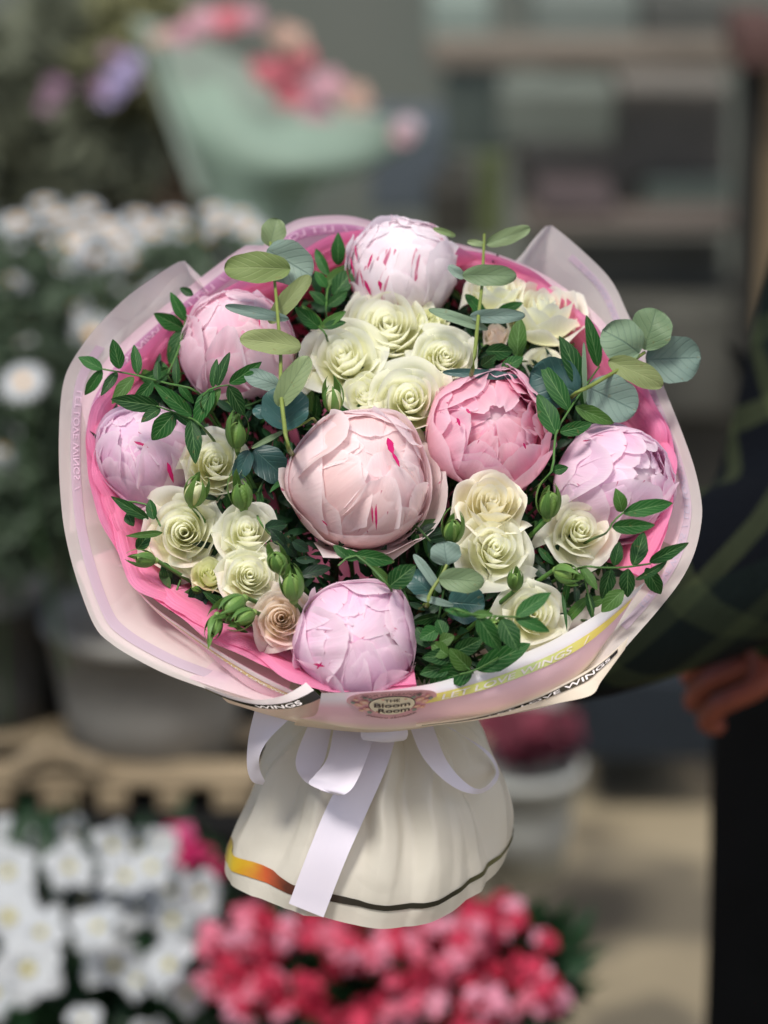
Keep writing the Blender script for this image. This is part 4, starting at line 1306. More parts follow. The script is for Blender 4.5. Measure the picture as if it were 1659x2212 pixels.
# shelving at the upper right, awning shade put into its dark base colours
DS = 5.2
rack = empty('display_shelf', (wx(1300, DS), 5.2, 0), 'blurred brown shelf rack with grey crates at the upper right', 'shelf')
brown = flat('brown_board', '#6b645a', .2, 6); brown2 = flat('reddish_board', '#5a524c', .2, 6)
beige = flat('beige_post', '#7a6b54', .2, 5); dkpost = flat('dark_post', '#2b2b28', .2, 5)
def at_d(x0, x1, y0, y1, d, th, mat, name, parent=None):
    """box whose front face fills the given photo rectangle at axial distance d"""
    p0 = q(x0, y1, d); p1 = q(x1, y0, d)
    yy = min(p0[1], p1[1])
    return boxobj(name, p0[0], p1[0], yy, yy + th, p0[2], p1[2], mat, parent, bev=.006)


at_d(930, 1700, 95, 150, DS, .1, brown, 'shelf_board', rack)
at_d(1130, 1700, 470, 500, DS - .05, .1, brown2, 'shelf_board', rack)
at_d(1640, 1700, 110, 720, DS - .1, .1, beige, 'post', rack)
at_d(1585, 1625, 0, 900, DS - .05, .1, dkpost, 'post', rack)
def crates(items):
    for (x0, x1, y0, y1, d, col, lab) in items:
        t = at_d(x0, x1, y0, y1, d, .3, flat('tone_' + col[1:], col, .2, 7), 'storage_crate')
        props(t, lab, 'crate', 'blurred crates and boxes on the back shelves')
crates([
 (1080, 1330, 190, 310, 5.45, '#646b64', 'grey-green crate on the left of the upper shelf bay'),
 (1340, 1570, 180, 380, 5.40, '#67645e', 'warm grey crate on the right of the upper shelf bay'),
 (1120, 1380, 320, 462, 5.42, '#625f59', 'wide taupe crate standing under the grey-green crate'),
 (1390, 1575, 385, 462, 5.38, '#5c665f', 'low green-grey crate right of the taupe crate'),
 (1150, 1560, 505, 640, 5.30, '#5c5c56', 'broad dark grey crate below the reddish board'),
 (1230, 1600, 650, 900, 5.2, '#50504a', 'large dark grey crate at the lower right of the rack'),
 (930, 1060, -10, 90, 5.5, '#7d8a82', 'pale grey-green box above the brown board, left'),
 (1150, 1380, -10, 88, 5.5, '#6b736d', 'grey-green box above the brown board, middle'),
 (1390, 1570, -10, 88, 5.5, '#51534f', 'dark grey box above the brown board, right'),
 (960, 1100, 150, 330, 5.6, '#4c5652', 'dark teal box left of the upper shelf bay'),
])
o = at_d(1035, 1085, 330, 520, 4.9, .05, flat('olive_wrap', '#4b5532', .25, 9), 'tall_vase'); props(o, 'tall olive green vase left of the dark back shelf', 'vase')
o = at_d(930, 1030, 400, 520, 5.0, .2, flat('dark_box', '#35342e', .2, 7), 'dark_box'); props(o, 'near-black box behind the white peony', 'box')
o = at_d(800, 960, 270, 460, 5.1, .2, flat('slate_box', '#4a5258', .2, 7), 'slate_box'); props(o, 'slate grey box to the right of the green wrapped bouquet', 'box')
o = at_d(1170, 1330, 440, 470, 4.8, .2, flat('wine_tray', '#463d3d', .2, 7), 'low_tray'); props(o, 'dark wine-red tray on the lower shelf', 'tray')
o = at_d(1590, 1700, 60, 150, 4.9, .2, flat('red_box', '#4f3a36', .2, 7), 'red_box'); props(o, 'dark red box at the upper right corner', 'box')

# upper left: dim plants and posts
def foliage_cloud(name, cx, cy, d, rx, ry, rz, n, size, mat, parent, seed, kind='stuff'):
    rg = np.random.default_rng(seed)
    c = q(cx, cy, d); s = PX * d / S0
    V, F = [], []
    for i in range(n):
        a = rg.normal(size=3); a /= np.linalg.norm(a); a *= rg.uniform(.3, 1) ** .5
        p = c + np.array([a[0] * rx * s, a[1] * rz, a[2] * ry * s])
        z = rg.normal(size=3); z /= np.linalg.norm(z); f = frame(z, rg.uniform(0, 6))
        L = size * rg.uniform(.6, 1.3); W = L * rg.uniform(.3, .5)
        k = len(V)
        V += [p, p + f[0] * L * .45 + f[1] * W * .5 + f[2] * L * .08, p + f[0] * L, p + f[0] * L * .45 - f[1] * W * .5 + f[2] * L * .08]
        F += [(k, k + 1, k + 2), (k, k + 2, k + 3)]
    return mesh(name, np.array(V), F, mat, parent, kind=kind)


t = empty('hanging_plant', q(120, 300, 5.2), 'dim brownish green plant mass at the upper left', 'plant')
foliage_cloud('foliage', 150, 260, 5.3, 230, 260, .25, 1500, .07, flat('dim_leaf', '#5d6250', .4, 9), t, 61)
foliage_cloud('dead_foliage', 330, 380, 5.4, 180, 140, .2, 700, .07, flat('brown_leaf', '#5d5040', .4, 9), t, 62)
t = empty('olive_plant', q(230, 200, 5), 'olive green upright plant behind the lilac blossoms', 'plant')
foliage_cloud('foliage', 300, 120, 5.2, 90, 170, .2, 500, .06, flat('olive_leaf', '#646546', .4, 9), t, 63)


def blob_flower(name, x, y, d, rpx, n, mat, parent, seed):
    """a rosette of n broad petals"""
    rg = np.random.default_rng(seed)
    c = q(x, y, d); R = rpx * PX * d / S0
    f = frame(camdir(rg.uniform(-.4, .4), rg.uniform(.2, .8)), rg.uniform(0, 6))
    Gs = []
    for layer, (rr, zz) in enumerate([(1, .0), (.72, .18), (.42, .32)]):
        for i in range(n):
            a = 6.283 * (i + layer * .5) / n
            u = np.linspace(-1, 1, 4)[None, :]; v = np.linspace(0, 1, 4)[:, None]
            wd = 3.0 / n * np.sin(v * 2.2 + .45)
            x_ = v * rr * np.ones_like(u); y_ = u * wd * rr; z_ = zz + .35 * v ** 2 * rr - .1 * np.abs(u)
            P = np.stack([x_ * math.cos(a) - y_ * math.sin(a), x_ * math.sin(a) + y_ * math.cos(a), z_], -1) * R
            Gs.append((put(P, f, c).reshape(-1, 3), gridfaces(4, 4)))
    V, F = join(Gs)
    return mesh(name, V, F, mat, parent)


t = empty('lilac_bouquet', q(250, 220, 4.7), 'soft lilac and mauve blossoms left of the green wrapped bouquet', 'flowers')
lil = flat('lilac_petal', '#9a90b4', .2, 9); mau = flat('mauve_petal', '#8a6d80', .2, 9)
for i, (x, y, r, m) in enumerate([(262, 175, 34, lil), (235, 205, 30, lil), (215, 190, 26, mau), (280, 140, 26, lil), (120, 190, 26, mau), (105, 225, 22, mau), (240, 120, 22, mau)]):
    blob_flower('flower', x, y, 4.7, r, 6, m, t, 70 + i)

# green wrapped bouquet, upper left
DG = 4.3
gb = empty('green_wrapped_bouquet', q(560, 480, DG), 'out-of-focus bouquet in mint green paper with coral and pink flowers', 'bouquet')
mint = simple('mint_paper', '#8ea393', .6, .3, .10, 5, transl=.3)
mint2 = simple('pale_mint_paper', '#93a297', .6, .3, .10, 5, transl=.3)
r0 = [q(x, y, DG + e) for x, y, e in [(292, 45, .05), (345, 110, 0), (400, 190, -.02), (470, 170, -.03), (520, 230, -.05), (580, 265, -.06), (660, 260, -.06), (760, 270, -.05), (830, 262, -.03), (905, 280, .02)]]
r1 = [q(x, y, DG + e) for x, y, e in [(345, 170, .05), (372, 235, 0), (410, 290, -.04), (470, 310, -.07), (530, 335, -.09), (590, 352, -.10), (650, 362, -.10), (720, 368, -.08), (800, 360, -.04), (880, 320, .02)]]
r2 = [q(x, y, DG + e) for x, y, e in [(440, 400, .05), (452, 430, 0), (470, 450, -.02), (495, 460, -.04), (520, 462, -.05), (545, 462, -.05), (575, 455, -.05), (605, 445, -.03), (640, 425, 0), (690, 400, .03)]]
r3 = [q(x, y, DG + e) for x, y, e in [(480, 640, .05), (490, 640, 0), (500, 640, -.02), (515, 640, -.04), (530, 640, -.05), (545, 640, -.05), (560, 640, -.05), (575, 640, -.03), (590, 640, 0), (600, 640, .03)]]
gmesh('paper_sheet', loft([r0, r1, r2, r3], 50, 20), mint, gb)
b0 = [q(x, y, DG + .12) for x, y in [(285, 40), (380, 60), (500, 120), (640, 180), (790, 240), (910, 275)]]
b1 = [q(x, y, DG + .10) for x, y in [(420, 420), (470, 430), (540, 440), (620, 430), (680, 410), (740, 400)]]
gmesh('paper_sheet', loft([b0, b1], 40, 6), mint2, gb)
cor = flat('coral_petal', '#b96670', .15, 9); pk = flat('soft_pink_petal', '#b48c95', .12, 9); pch = flat('peach_petal', '#ab8f80', .12, 9)
for i, (x, y, r, m) in enumerate([(640, 130, 44, cor), (590, 165, 42, cor), (625, 200, 40, cor), (560, 150, 26, cor), (490, 50, 40, cor), (440, 55, 42, pk), (395, 80, 34, pk), (540, 40, 30, pk), (620, 90, 46, pch), (700, 190, 46, pk), (760, 215, 44, pch), (680, 240, 40, pk), (350, 85, 26, pch), (870, 290, 28, pk), (880, 272, 24, flat('pale_petal', '#b8a8ae', .1, 9))]):
    blob_flower('flower', x, y, DG - .02, r, 6, m, gb, 90 + i)

# ------------------------------------------------------------ marguerite daisies on the left
def daisy_mesh():
    Gs = []
    for i in range(17):
        a = 6.283 * i / 17
        u = np.linspace(-1, 1, 3)[None, :]; v = np.linspace(0, 1, 5)[:, None]
        x_ = (.2 + .8 * v) * np.ones_like(u); y_ = u * .17 * np.sin(v * 2.5 + .5); z_ = .10 * np.sin(v * 3) - .05 * v ** 2 + 0 * u
        Gs.append((np.stack([x_ * math.cos(a) - y_ * math.sin(a), x_ * math.sin(a) + y_ * math.cos(a), z_], -1).reshape(-1, 3), gridfaces(5, 3)))
    return join(Gs)


def as_mesh(name, VF, mat):
    me = bpy.data.meshes.new(name); me.from_pydata(np.asarray(VF[0]).tolist(), [], VF[1]); me.materials.append(mat)
    me.polygons.foreach_set('use_smooth', [True] * len(me.polygons)); return me


def dome_mesh(n=10, m=4, h=.5):
    a = np.linspace(0, 6.283, n, endpoint=False)
    V = np.vstack([np.stack([np.cos(k) * np.cos(a), np.cos(k) * np.sin(a), np.full(n, math.sin(k) * h)], -1) for k in np.linspace(0, 1.5, m)])
    return V, gridfaces(m, n, 0, True)


me_daisy = as_mesh('daisy_head', daisy_mesh(), whitep); me_disc = as_mesh('daisy_disc', dome_mesh(), yellow_c)


def place_head(name, me, loc, R, f, parent):
    o = bpy.data.objects.new(name, me)
    mt = Matrix(((f[0][0], f[1][0], f[2][0]), (f[0][1], f[1][1], f[2][1]), (f[0][2], f[1][2], f[2][2])))
    o.matrix_world = Matrix.Translation(Vector(loc) - (parent.location if parent else Vector())) @ mt.to_4x4() @ Matrix.Scale(R, 4)
    link(o)
    if parent: o.parent = parent
    return o


def daisy_plant(cx, label, heads, seed, d, foliage):
    t = empty('daisy_plant', q(cx, 1300, d), label, 'daisy plant', 'white marguerite daisy plants on the left')
    rg = np.random.default_rng(seed)
    for (x, y, r) in heads:
        dd_ = d + rg.uniform(-.12, .2) + (900 - y) * .0006
        p = q(x, y, dd_)
        tilt = .35 if y > 640 else 1.5
        f = frame(camdir(rg.uniform(-.3, .3), tilt + rg.uniform(-.2, .4)), rg.uniform(0, 6))
        h = place_head('flower', me_daisy, p, r * PX * dd_ / S0, f, t)
        o = bpy.data.objects.new('flower_disc', me_disc); link(o); o.parent = h; o.scale = (.25, .25, .3); o.location = (0, 0, .05)
        V, F = tube([p, p + np.array([rg.uniform(-.02, .02), .01, -.12]), p + np.array([rg.uniform(-.03, .03), .03, -.3])], .0015, .002, 5, 6)
        mesh('flower_stem', V, F, M['stem_dark'], t)
    for i, (x, y, rx, ry, n) in enumerate(foliage):
        foliage_cloud('foliage', x, y, d + .12, rx, ry, .10, n, .035, sage, t, seed + 5 + i)
    return t


rgd = np.random.default_rng(9)
h1 = [(65, 700, 58), (50, 826, 56), (10, 965, 52), (20, 610, 50), (110, 600, 52), (-10, 560, 50), (60, 540, 48), (130, 470, 46), (150, 530, 50), (40, 480, 46), (-5, 500, 40), (95, 440, 34)]
h2 = [(200, 725, 56), (250, 610, 48), (205, 560, 50), (230, 490, 48), (190, 450, 34), (150, 610, 46), (290, 560, 46), (175, 500, 46), (215, 640, 40), (130, 570, 44), (100, 520, 44), (160, 660, 36)]
h3 = [(330, 500, 50), (410, 500, 48), (480, 490, 46), (350, 560, 50), (430, 560, 46), (500, 540, 44), (300, 470, 38), (380, 470, 36), (460, 455, 34), (540, 500, 44), (300, 600, 50), (260, 520, 48), (360, 620, 44), (410, 610, 40), (455, 520, 44), (520, 470, 36), (330, 650, 40), (470, 560, 42)]
daisy_plant(60, 'white daisy plant at the left edge of the frame', h1, 31, 3.3, [(40, 760, 150, 260, 900), (20, 1050, 130, 200, 500)])
daisy_plant(220, 'middle white daisy plant next to the left wrapping edge', h2, 32, 3.35, [(190, 820, 110, 240, 600), (200, 1080, 120, 180, 400)])
daisy_plant(400, 'white daisy plant behind the upper left wrapping edge', h3, 33, 3.45, [(420, 700, 160, 210, 700)])


def lathe(prof, n=28):
    a = np.linspace(0, 6.283, n, endpoint=False)
    V = np.vstack([np.stack([r * np.cos(a), r * np.sin(a), np.full(n, z)], -1) for r, z in prof])
    return V, gridfaces(len(prof), n, 0, True)


def bucket(cx, ytop, ybot, wtop, wbot, d, mat, label, rimmat=None, name='flower_bucket', cat='bucket', group=None):
    s = PX * d / S0
    zb = q(cx, ybot, d)[2]; c = q(cx, ybot, d); zt = q(cx, ytop, d)[2]
    H = max(.05, zt - zb) / 1.0
    t = empty(name, (c[0], c[1], zb), label, cat, group)
    rt, rb = wtop * s / 2, wbot * s / 2
    V, F = lathe([(0.001, .004), (rb * .9, .004), (rb, 0), (rb + (rt - rb) * .5, H * .5), (rt, H), (rt * 1.03, H), (rt * 1.03, H - .012), (rt * 1.05, H - .006), (rt * 1.05, H + .004), (rt * .97, H + .004), (rt * .95, H - .02), (rb * .95, H * .25), (0.001, H * .25)])
    mesh('bucket_body', V + np.array([c[0], c[1], zb]), F, mat, t)
    return t, c, zt


bucket(330, 1290, 1668, 440, 330, 3.6, greyp, 'large grey zinc bucket on the wooden pallet behind the bouquet', group='grey buckets on the pallet')
bucket(0, 1230, 1668, 260, 190, 3.65, flat('dark_zinc', '#4b4b49', .25, 9, .5), 'darker grey bucket cut by the left frame edge', group='grey buckets on the pallet')
bucket(225, 1030, 1330, 300, 240, 3.8, flat('sage_pot', '#565a4b', .25, 9, .6), 'sage grey pot behind under the daisies', name='plant_pot', cat='pot')
bucket(20, 1030, 1290, 260, 220, 3.85, flat('sage_pot_dark', '#474b40', .25, 9, .6), 'dark sage pot behind at the left edge', name='plant_pot', cat='pot')

# pallet
DP = 3.5
pal = empty('wooden_pallet', q(270, 1700, DP), 'pale wooden pallet with block feet under the grey buckets', 'pallet')
for i, dy in enumerate((0, .22)):
    p = q(-80, 1668, DP)
    boxobj('plank', wx(-120, DP), wx(560, DP), p[1] + dy * .5 - .03, p[1] + dy * .5 + .02, wz(1668, DP) - .006, wz(1668, DP) + .006, wood, pal, bev=.003)
for i, (x0, x1) in enumerate([(-60, 30), (95, 175), (215, 280), (345, 405), (465, 545)]):
    pz = wz(1668, DP) - .006
    p = q((x0 + x1) / 2, 1668, DP)
    boxobj('block', wx(x0, DP), wx(x1, DP), p[1] - .035, p[1] + .05, pz - .022, pz - .001, wood, pal, bev=.003)
for i, (pts) in enumerate([[(30, 1662), (110, 1615), (215, 1660)]]):
    for a_, b_ in zip(pts[:-1], pts[1:]):
        V, F = tube([q(*a_, DP - .03), q(*b_, DP - .03)], .011, .011, 6, 4); mesh('brace', V, F, wood, pal)
tb = boxobj('display_bench', wx(-160, DP), wx(560, DP), q(0, 1700, DP)[1] - .05, q(0, 1700, DP)[1] + .9, 0.0, wz(1668, DP) - .031, black, None, bev=.005)
props(tb, 'black bench carrying the wooden pallet and the buckets', 'bench')
tb2 = boxobj('rear_table', wx(-160, 3.85), wx(560, 3.85), q(0, 1300, 3.9)[1] - .2, q(0, 1300, 3.9)[1] + .8, wz(1668, DP) + .012, wz(1330, 3.85) - .01, flat('dark_table', '#24241f', .2, 8), None, bev=.005)
props(tb2, 'dark raised table behind the buckets, left', 'table')

# ------------------------------------------------------------ azaleas below
def azalea_mesh(n=5, layers=1, wid=.42):
    Gs = []
    for l in range(layers):
        for i in range(n):
            a = 6.283 * (i + .5 * l) / n; sc_ = 1 - .28 * l
            u = np.linspace(-1, 1, 5)[None, :]; v = np.linspace(0, 1, 6)[:, None]
            wd = wid * np.sin(v * 2.35 + .25)
            x_ = (.08 + .92 * v) * sc_ * (1 - .12 * np.abs(u) ** 2); y_ = u * wd * sc_
            z_ = .55 * (v ** .6) - (.35 + .25 * math.sin(i * 2.3)) * v ** 2.4 + .11 * np.sin(u * 5 + i * 1.7) * v ** 2 + .16 * l
            Gs.append((np.stack([x_ * math.cos(a) - y_ * math.sin(a), x_ * math.sin(a) + y_ * math.cos(a), z_], -1).reshape(-1, 3), gridfaces(6, 5)))
    return join(Gs)


me_waz = as_mesh('white_azalea_flower', azalea_mesh(5, 1, .47), whitep)
me_raz = as_mesh('red_azalea_flower', azalea_mesh(6, 2, .34), redp)
me_maz = as_mesh('magenta_azalea_flower', azalea_mesh(5, 3, .42), pinkp)
me_daz = as_mesh('wine_flower', azalea_mesh(5, 3, .42), darkred)
ydot = as_mesh('azalea_throat', dome_mesh(), flat('throat_yellow', '#b9ad52', .2, 60))


def azalea(name, label, cat, cx, cy, d, me, heads, seed, foliage, throat=False, group=None, potw=260):
    t = empty(name, q(cx, cy, d) - np.array([0, 0, .30]), label, cat, group)
    rg = np.random.default_rng(seed)
    for (x, y, r) in heads:
        dd_ = d + rg.uniform(-.05, .05) + (cy - y) * .00035
        f = frame(camdir(rg.uniform(-1.1, 1.1), rg.uniform(-.6, 1.3)), rg.uniform(0, 6))
        o = place_head('flower', me, q(x, y, dd_), r * (1.08 if throat else 1) * PX * dd_ / S0, f, t)
        if throat:
            k = bpy.data.objects.new('throat', ydot); link(k); k.parent = o; k.scale = (.17, .17, .35); k.location = (0, 0, .10)
    for i, (x, y, rx, ry, n) in enumerate(foliage):
        foliage_cloud('foliage', x, y, d + .10, rx, ry, .07, n, .045, green, t, seed + 3 + i)
    c = q(cx, cy, d)
    V, F = lathe([(.001, 0), (.055, 0), (.075, .12), (.08, .12), (.08, .14), (.07, .14), (.001, .12)], 20)
    mesh('pot', V + np.array([c[0], c[1] + .08, c[2] - .30]), F, flat('terracotta', '#8a4a30', .2, 10), t)
    return t


hw = [(95, 1805, 70), (30, 1790, 60), (150, 1850, 60), (20, 1860, 66), (100, 1925, 86), (20, 1960, 80), (185, 1925, 60), (215, 1980, 62), (150, 1770, 40), (270, 1870, 60), (330, 1850, 60), (300, 1940, 66), (370, 1900, 60), (380, 1960, 64), (430, 1900, 50), (260, 1960, 52),
      (60, 2070, 78), (245, 2065, 74), (300, 2090, 46), (370, 2060, 66), (400, 2120, 50), (180, 2180, 40), (320, 2200, 44), (-10, 2120, 60), (240, 1800, 50), (290, 1800, 44), (-20, 1830, 60), (440, 1980, 50), (350, 1800, 40), (90, 1990, 60)]
hw = [(a_, b_ + 28, c_) for a_, b_, c_ in hw]
azalea('white_azalea', 'white azalea with yellow throats in the lower left corner', 'azalea', 150, 2000, 3.0, me_waz, hw, 41, [(150, 2120, 220, 120, 900), (330, 2100, 180, 120, 700), (100, 1950, 200, 140, 500)], True)
hm = [(385, 1820, 34), (360, 1850, 30), (410, 1840, 30), (390, 1865, 26), (370, 1800, 26), (440, 1850, 26), (225, 1825, 22), (205, 1840, 18), (400, 1800, 24), (470, 1880, 26)]
azalea('magenta_azalea', 'small magenta azalea behind the white one', 'azalea', 390, 1840, 3.2, me_maz, hm, 42, [(390, 1900, 90, 70, 200)])
rgz = np.random.default_rng(43)
hr = []
for (x, y, r, n) in [(520, 2000, 70, 14), (500, 2070, 60, 12), (580, 2040, 60, 10), (520, 2150, 80, 16), (620, 2150, 80, 16), (700, 2020, 60, 12), (790, 2040, 90, 20), (760, 2080, 60, 10), (900, 2070, 90, 20), (950, 2130, 90, 18), (1000, 2000, 80, 18), (1060, 1990, 60, 12), (1100, 2140, 100, 24), (1060, 2190, 80, 14), (850, 2190, 50, 8), (760, 2190, 50, 8), (1180, 2160, 50, 8), (1030, 2060, 50, 8), (640, 2010, 40, 6), (1105, 1980, 30, 4), (1172, 2035, 14, 3), (890, 1985, 50, 8), (470, 2120, 40, 6)]:
    for i in range(n):
        a = rgz.uniform(0, 6.28); q_ = math.sqrt(rgz.uniform(0, 1)) * r
        hr.append((x + q_ * math.cos(a), y + q_ * math.sin(a) * .75, rgz.uniform(19, 32)))
azalea('red_azalea', 'pink-red double azalea in full bloom below the bouquet', 'azalea', 820, 2100, 2.9, me_raz, hr, 43, [(700, 2130, 220, 90, 700), (900, 2160, 260, 90, 700), (1150, 2090, 90, 60, 250), (640, 2080, 80, 60, 300), (960, 2010, 60, 30, 60)])
tb3 = boxobj('low_bench', wx(-200, 3.0), wx(1240, 3.0), q(0, 2100, 2.75)[1], q(0, 2100, 3.3)[1], 0, q(0, 2000, 3.0)[2] - .40, black, None, bev=.005)
props(tb3, 'low black bench under the azalea pots', 'bench')

# ------------------------------------------------------------ right side
t, c, zt = bucket(1130, 1625, 1880, 240, 170, 3.9, simple('pale_grey_pot', '#a9aba6', .6, .3, .15, 8), 'pale grey pot with wine-red flowers behind the skirt', name='wine_flower_pot', cat='potted flowers')
rgq = np.random.default_rng(8)
for i in range(34):
    x = rgq.uniform(1050, 1220); y = rgq.uniform(1555, 1635)
    place_head('flower', me_daz, q(x, y, 3.9 + rgq.uniform(-.06, .06)), .022, frame(camdir(rgq.uniform(-.5, .5), rgq.uniform(.2, 1)), rgq.uniform(0, 6)), t)
at = at_d(1120, 1215, 1500, 1570, 4.1, .05, simple('pale_wrap', '#8e8a8a', .6, .3, .1, 8), 'gift_box'); props(at, 'pale grey box behind the wine-red flowers', 'box')
o = at_d(1240, 1560, 1440, 1645, 4.3, .5, charcoal, 'charcoal_crate'); props(o, 'charcoal blue plastic crate on the ground right of the bouquet', 'crate')

# ------------------------------------------------------------ the florist at the right, holding the bouquet from behind
def skinmesh(name, verts, edges, mat, parent, sub=2, root=0):
    me = bpy.data.meshes.new(name)
    me.from_pydata([tuple(np.array(v[:3], float) - np.array(parent.location)) for v in verts], edges, [])
    me.materials.append(mat)
    o = bpy.data.objects.new(name, me); link(o, parent)
    md = o.modifiers.new('skin', 'SKIN'); md.use_smooth_shade = True
    sv = me.skin_vertices[0].data
    for i_, v in enumerate(verts):
        r = v[3]; sv[i_].radius = (r if isinstance(r, tuple) else (r, r)); sv[i_].use_root = (i_ == root)
    m2 = o.modifiers.new('subdivision', 'SUBSURF'); m2.levels = sub; m2.render_levels = sub
    return o


def plaid():
    N = NT('plaid_cloth')
    tc = N.n('TexCoord').outputs['Object']
    mp = N.n('Mapping'); mp.inputs['Rotation'].default_value = (.2, .55, .3); N.l(tc, mp.inputs[0])
    sx_ = N.n('SeparateXYZ'); N.l(mp.outputs[0], sx_.inputs[0])
    def band_(a, k, w_, ph=0.0):
        f = N.math('FRACT', N.math('ADD', N.math('MULTIPLY', a, k), ph))
        return N.math('LESS_THAN', f, w_)
    x_, z_ = sx_.outputs[0], sx_.outputs[2]
    h = N.math('ADD', N.math('MULTIPLY', band_(x_, 22, .30), .55), N.math('MULTIPLY', band_(z_, 22, .30, .3), .55), clamp=True)
    c = N.mix(h, rgb('#06090f'), rgb('#39402a'))
    big = band_(N.math('ADD', x_, z_), 5, .4)
    c = N.mix(N.math('MULTIPLY', big, .35), c, rgb('#16241d'))
    n = N.noise(35, tc, 4)
    return N.surface(c, .9, .1, N.bump(n, .4, .01))


skin_m = simple('hand_skin', '#7a3b2a', .5, .4, .12, 40)  # tone darkened, shade on the hand is put into the skin colour
hair_m = simple('dark_hair', '#1c1512', .6, .3, .3, 90)
cloth_b = simple('black_trousers', '#050607', .9, .08, .3, 12)
sole_m = simple('black_shoe', '#0b0b0c', .5, .3)
PXo, PYo = .46, 2.62                     # where the person stands
per = empty('person', (PXo, PYo, 0), 'person in dark green plaid shirt and black trousers holding the bouquet from behind', 'person')
wr = q(1075, 1425, 2.10); el = q(1715, 1150, 2.46)
wl = q(1872, 1392, 2.46); el2 = np.array([.84, 2.50, 1.02])
sh1 = np.array([.43, 2.58, 1.39]); sh2 = np.array([.79, 2.62, 1.39])
BV = [(.50, 2.62, .95, (.15, .10)), (.54, 2.61, 1.12, (.13, .10)), (.60, 2.61, 1.30, (.15, .10)), (.61, 2.62, 1.42, (.09, .08)), (.61, 2.60, 1.50, (.05, .05)), (.61, 2.585, 1.56, (.062, .07)), (.61, 2.575, 1.64, (.075, .09)), (.61, 2.585, 1.71, (.055, .065)),
      (*sh1, .055), (*el, .042), (*wr, .026), (*sh2, .055), (*el2, .042), (*wl, .026),
      (.37, 2.63, .88, .085), (.355, 2.60, .50, .055), (.35, 2.64, .09, .038), (.34, 2.56, .05, .032), (.33, 2.47, .03, .028),
      (.57, 2.63, .88, .085), (.60, 2.62, .50, .055), (.60, 2.66, .09, .038), (.61, 2.58, .05, .032), (.62, 2.49, .03, .028)]
BE = [(0, 1), (1, 2), (2, 3), (3, 4), (4, 5), (5, 6), (6, 7), (3, 8), (8, 9), (9, 10), (3, 11), (11, 12), (12, 13), (0, 14), (14, 15), (15, 16), (16, 17), (17, 18), (0, 19), (19, 20), (20, 21), (21, 22), (22, 23)]


def hand(at, dirv_, up, root_i, curl=1.0, mir=1):
    """palm and five bent fingers appended to the body skeleton"""
    global BV, BE
    d = dirv_ / np.linalg.norm(dirv_); s_ = np.cross(d, up); s_ /= np.linalg.norm(s_); n_ = np.cross(s_, d)
    k = len(BV)
    BV.append((*(at + d * .045), (.030, .016))); BE.append((root_i, k))
    BV.append((*(at + d * .075), (.036, .014))); BE.append((k, k + 1))
    pk = k + 1
    for fi, (off, Lf) in enumerate([(-.030, .066), (-.010, .076), (.010, .072), (.030, .058)]):
        b = at + d * .085 + s_ * off
        p1 = b + d * Lf * .40 - n_ * .012 * curl
        p2 = p1 + d * Lf * .10 - n_ * Lf * .36
        p3 = p2 - d * Lf * .26 - n_ * Lf * .10
        k = len(BV)
        BV += [(*b, .0092), (*p1, .0086), (*p2, .0080), (*p3, .0072)]
        BE += [(pk, k), (k, k + 1), (k + 1, k + 2), (k + 2, k + 3)]
    b = at + d * .030 + s_ * .030 * mir - n_ * .006; p1 = b + d * .028 + s_ * .020 * mir - n_ * .014; p2 = p1 + d * .028 - n_ * .018 - s_ * .006 * mir
    k = len(BV); BV += [(*b, .012), (*p1, .0105), (*p2, .009)]; BE += [(pk - 1, k), (k, k + 1), (k + 1, k + 2)]


hand(wr, NECK + np.array([.01, .05, -.01]) - wr, np.array([0, -.5, 1.0]), 10)
hand(wl, np.array([-1.0, -.22, .02]), np.array([0, -.6, .8]), 13, curl=1.6, mir=1)
skinmesh('body', BV, BE, skin_m, per, 2)
# face and hair
hd = np.array([.61, 2.575, 1.63])
for sx1 in (-1, 1):
    V, F = lathe([(.001, -.011), (.008, -.007), (.011, 0), (.008, .007), (.001, .011)], 10)
    mesh('eye', V + hd + np.array([sx1 * .031, -.082, .012]), F, simple('eye_dark', '#20140f', .3), per)
    V, F = lathe([(.001, -.028), (.010, -.018), (.013, 0), (.012, .018), (.001, .028)], 10)
    mesh('ear', V + hd + np.array([sx1 * .083, .0, 0.0]), F, skin_m, per)
V, F = tube([hd + np.array([0, -.088, .02]), hd + np.array([0, -.105, -.018]), hd + np.array([0, -.092, -.024])], .007, .011, 8, 8); mesh('nose', V, F, skin_m, per)
V, F = tube([hd + np.array([-.022, -.083, -.048]), hd + np.array([0, -.093, -.050]), hd + np.array([.022, -.083, -.048])], .004, .004, 8, 8); mesh('mouth', V, F, simple('lips', '#8a463c', .5), per)
a = np.linspace(0, 2 * math.pi, 24, endpoint=False)
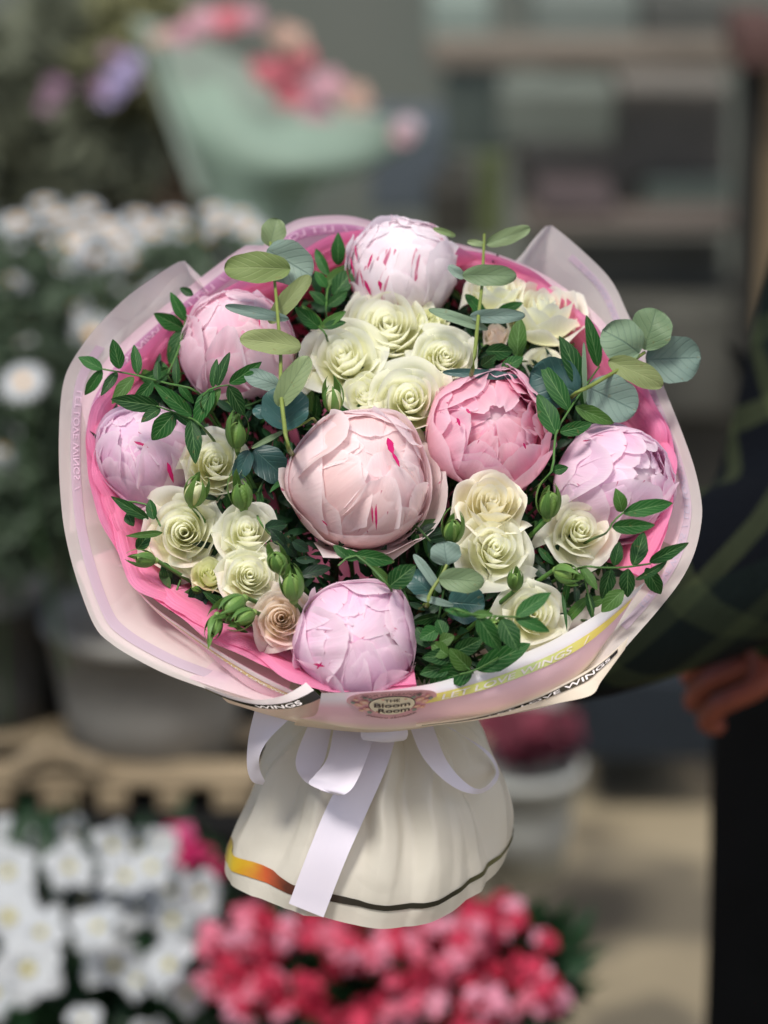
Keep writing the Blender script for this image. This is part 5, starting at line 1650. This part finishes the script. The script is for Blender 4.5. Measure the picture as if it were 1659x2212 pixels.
G = np.stack([np.stack([np.sin(k_) * np.cos(a) * .094, np.sin(k_) * np.sin(a) * .112 + .018, np.full(24, math.cos(k_) * .10 + .02)], -1) for k_ in np.linspace(.02, 1.75, 9)], 0) + hd + np.array([0, .012, .015])
mesh('hair', G.reshape(-1, 3), gridfaces(9, 24, 0, True), hair_m, per)
pl_m = plaid()
mid1 = (sh1 + el) / 2 + np.array([0, 0, 0]); f1 = el * .5 + wr * .5; f2 = el * .12 + wr * .88
g1 = el2 * .4 + wl * .6; g2 = wl + np.array([-.098, -.020, 0])
SV = [(.50, 2.63, .86, (.185, .13)), (.54, 2.61, 1.08, (.165, .125)), (.60, 2.61, 1.28, (.185, .13)), (.61, 2.62, 1.43, (.10, .09)), (.61, 2.61, 1.47, (.075, .07)),
      (*sh1, .078), (*mid1, .070), (*(el + np.array([0, 0, -.01])), .068), (*f1, .062), (*f2, .050),
      (*sh2, .078), (*((sh2 + el2) / 2), .070), (*el2, .064), (*g1, .060), (*g2, .050)]
SE = [(0, 1), (1, 2), (2, 3), (3, 4), (3, 5), (5, 6), (6, 7), (7, 8), (8, 9), (3, 10), (10, 11), (11, 12), (12, 13), (13, 14)]
skinmesh('shirt', SV, SE, pl_m, per, 2)
TV = [(.48, 2.63, .98, (.17, .12)), (.365, 2.62, .84, (.120, .115)), (.350, 2.60, .50, .092), (.345, 2.64, .10, .085), (.575, 2.62, .84, (.115, .115)), (.60, 2.62, .50, .088), (.60, 2.66, .10, .082)]
skinmesh('trousers', TV, [(0, 1), (1, 2), (2, 3), (0, 4), (4, 5), (5, 6)], cloth_b, per, 2)
for (x_, y_) in ((.335, 2.55), (.61, 2.57)):
    V, F = lathe([(.001, 0), (.050, 0), (.052, .02), (.045, .05), (.03, .075), (.001, .08)], 20)
    V = V * np.array([1, 2.5, 1]); mesh('shoe', V + np.array([x_, y_, .002]), F, sole_m, per)

o = at_d(600, 1900, 640, 1500, 5.4, .3, flat('dark_back', '#3b3a35', .3, 6), 'counter'); props(o, 'dark brown counter behind the bouquet', 'counter')
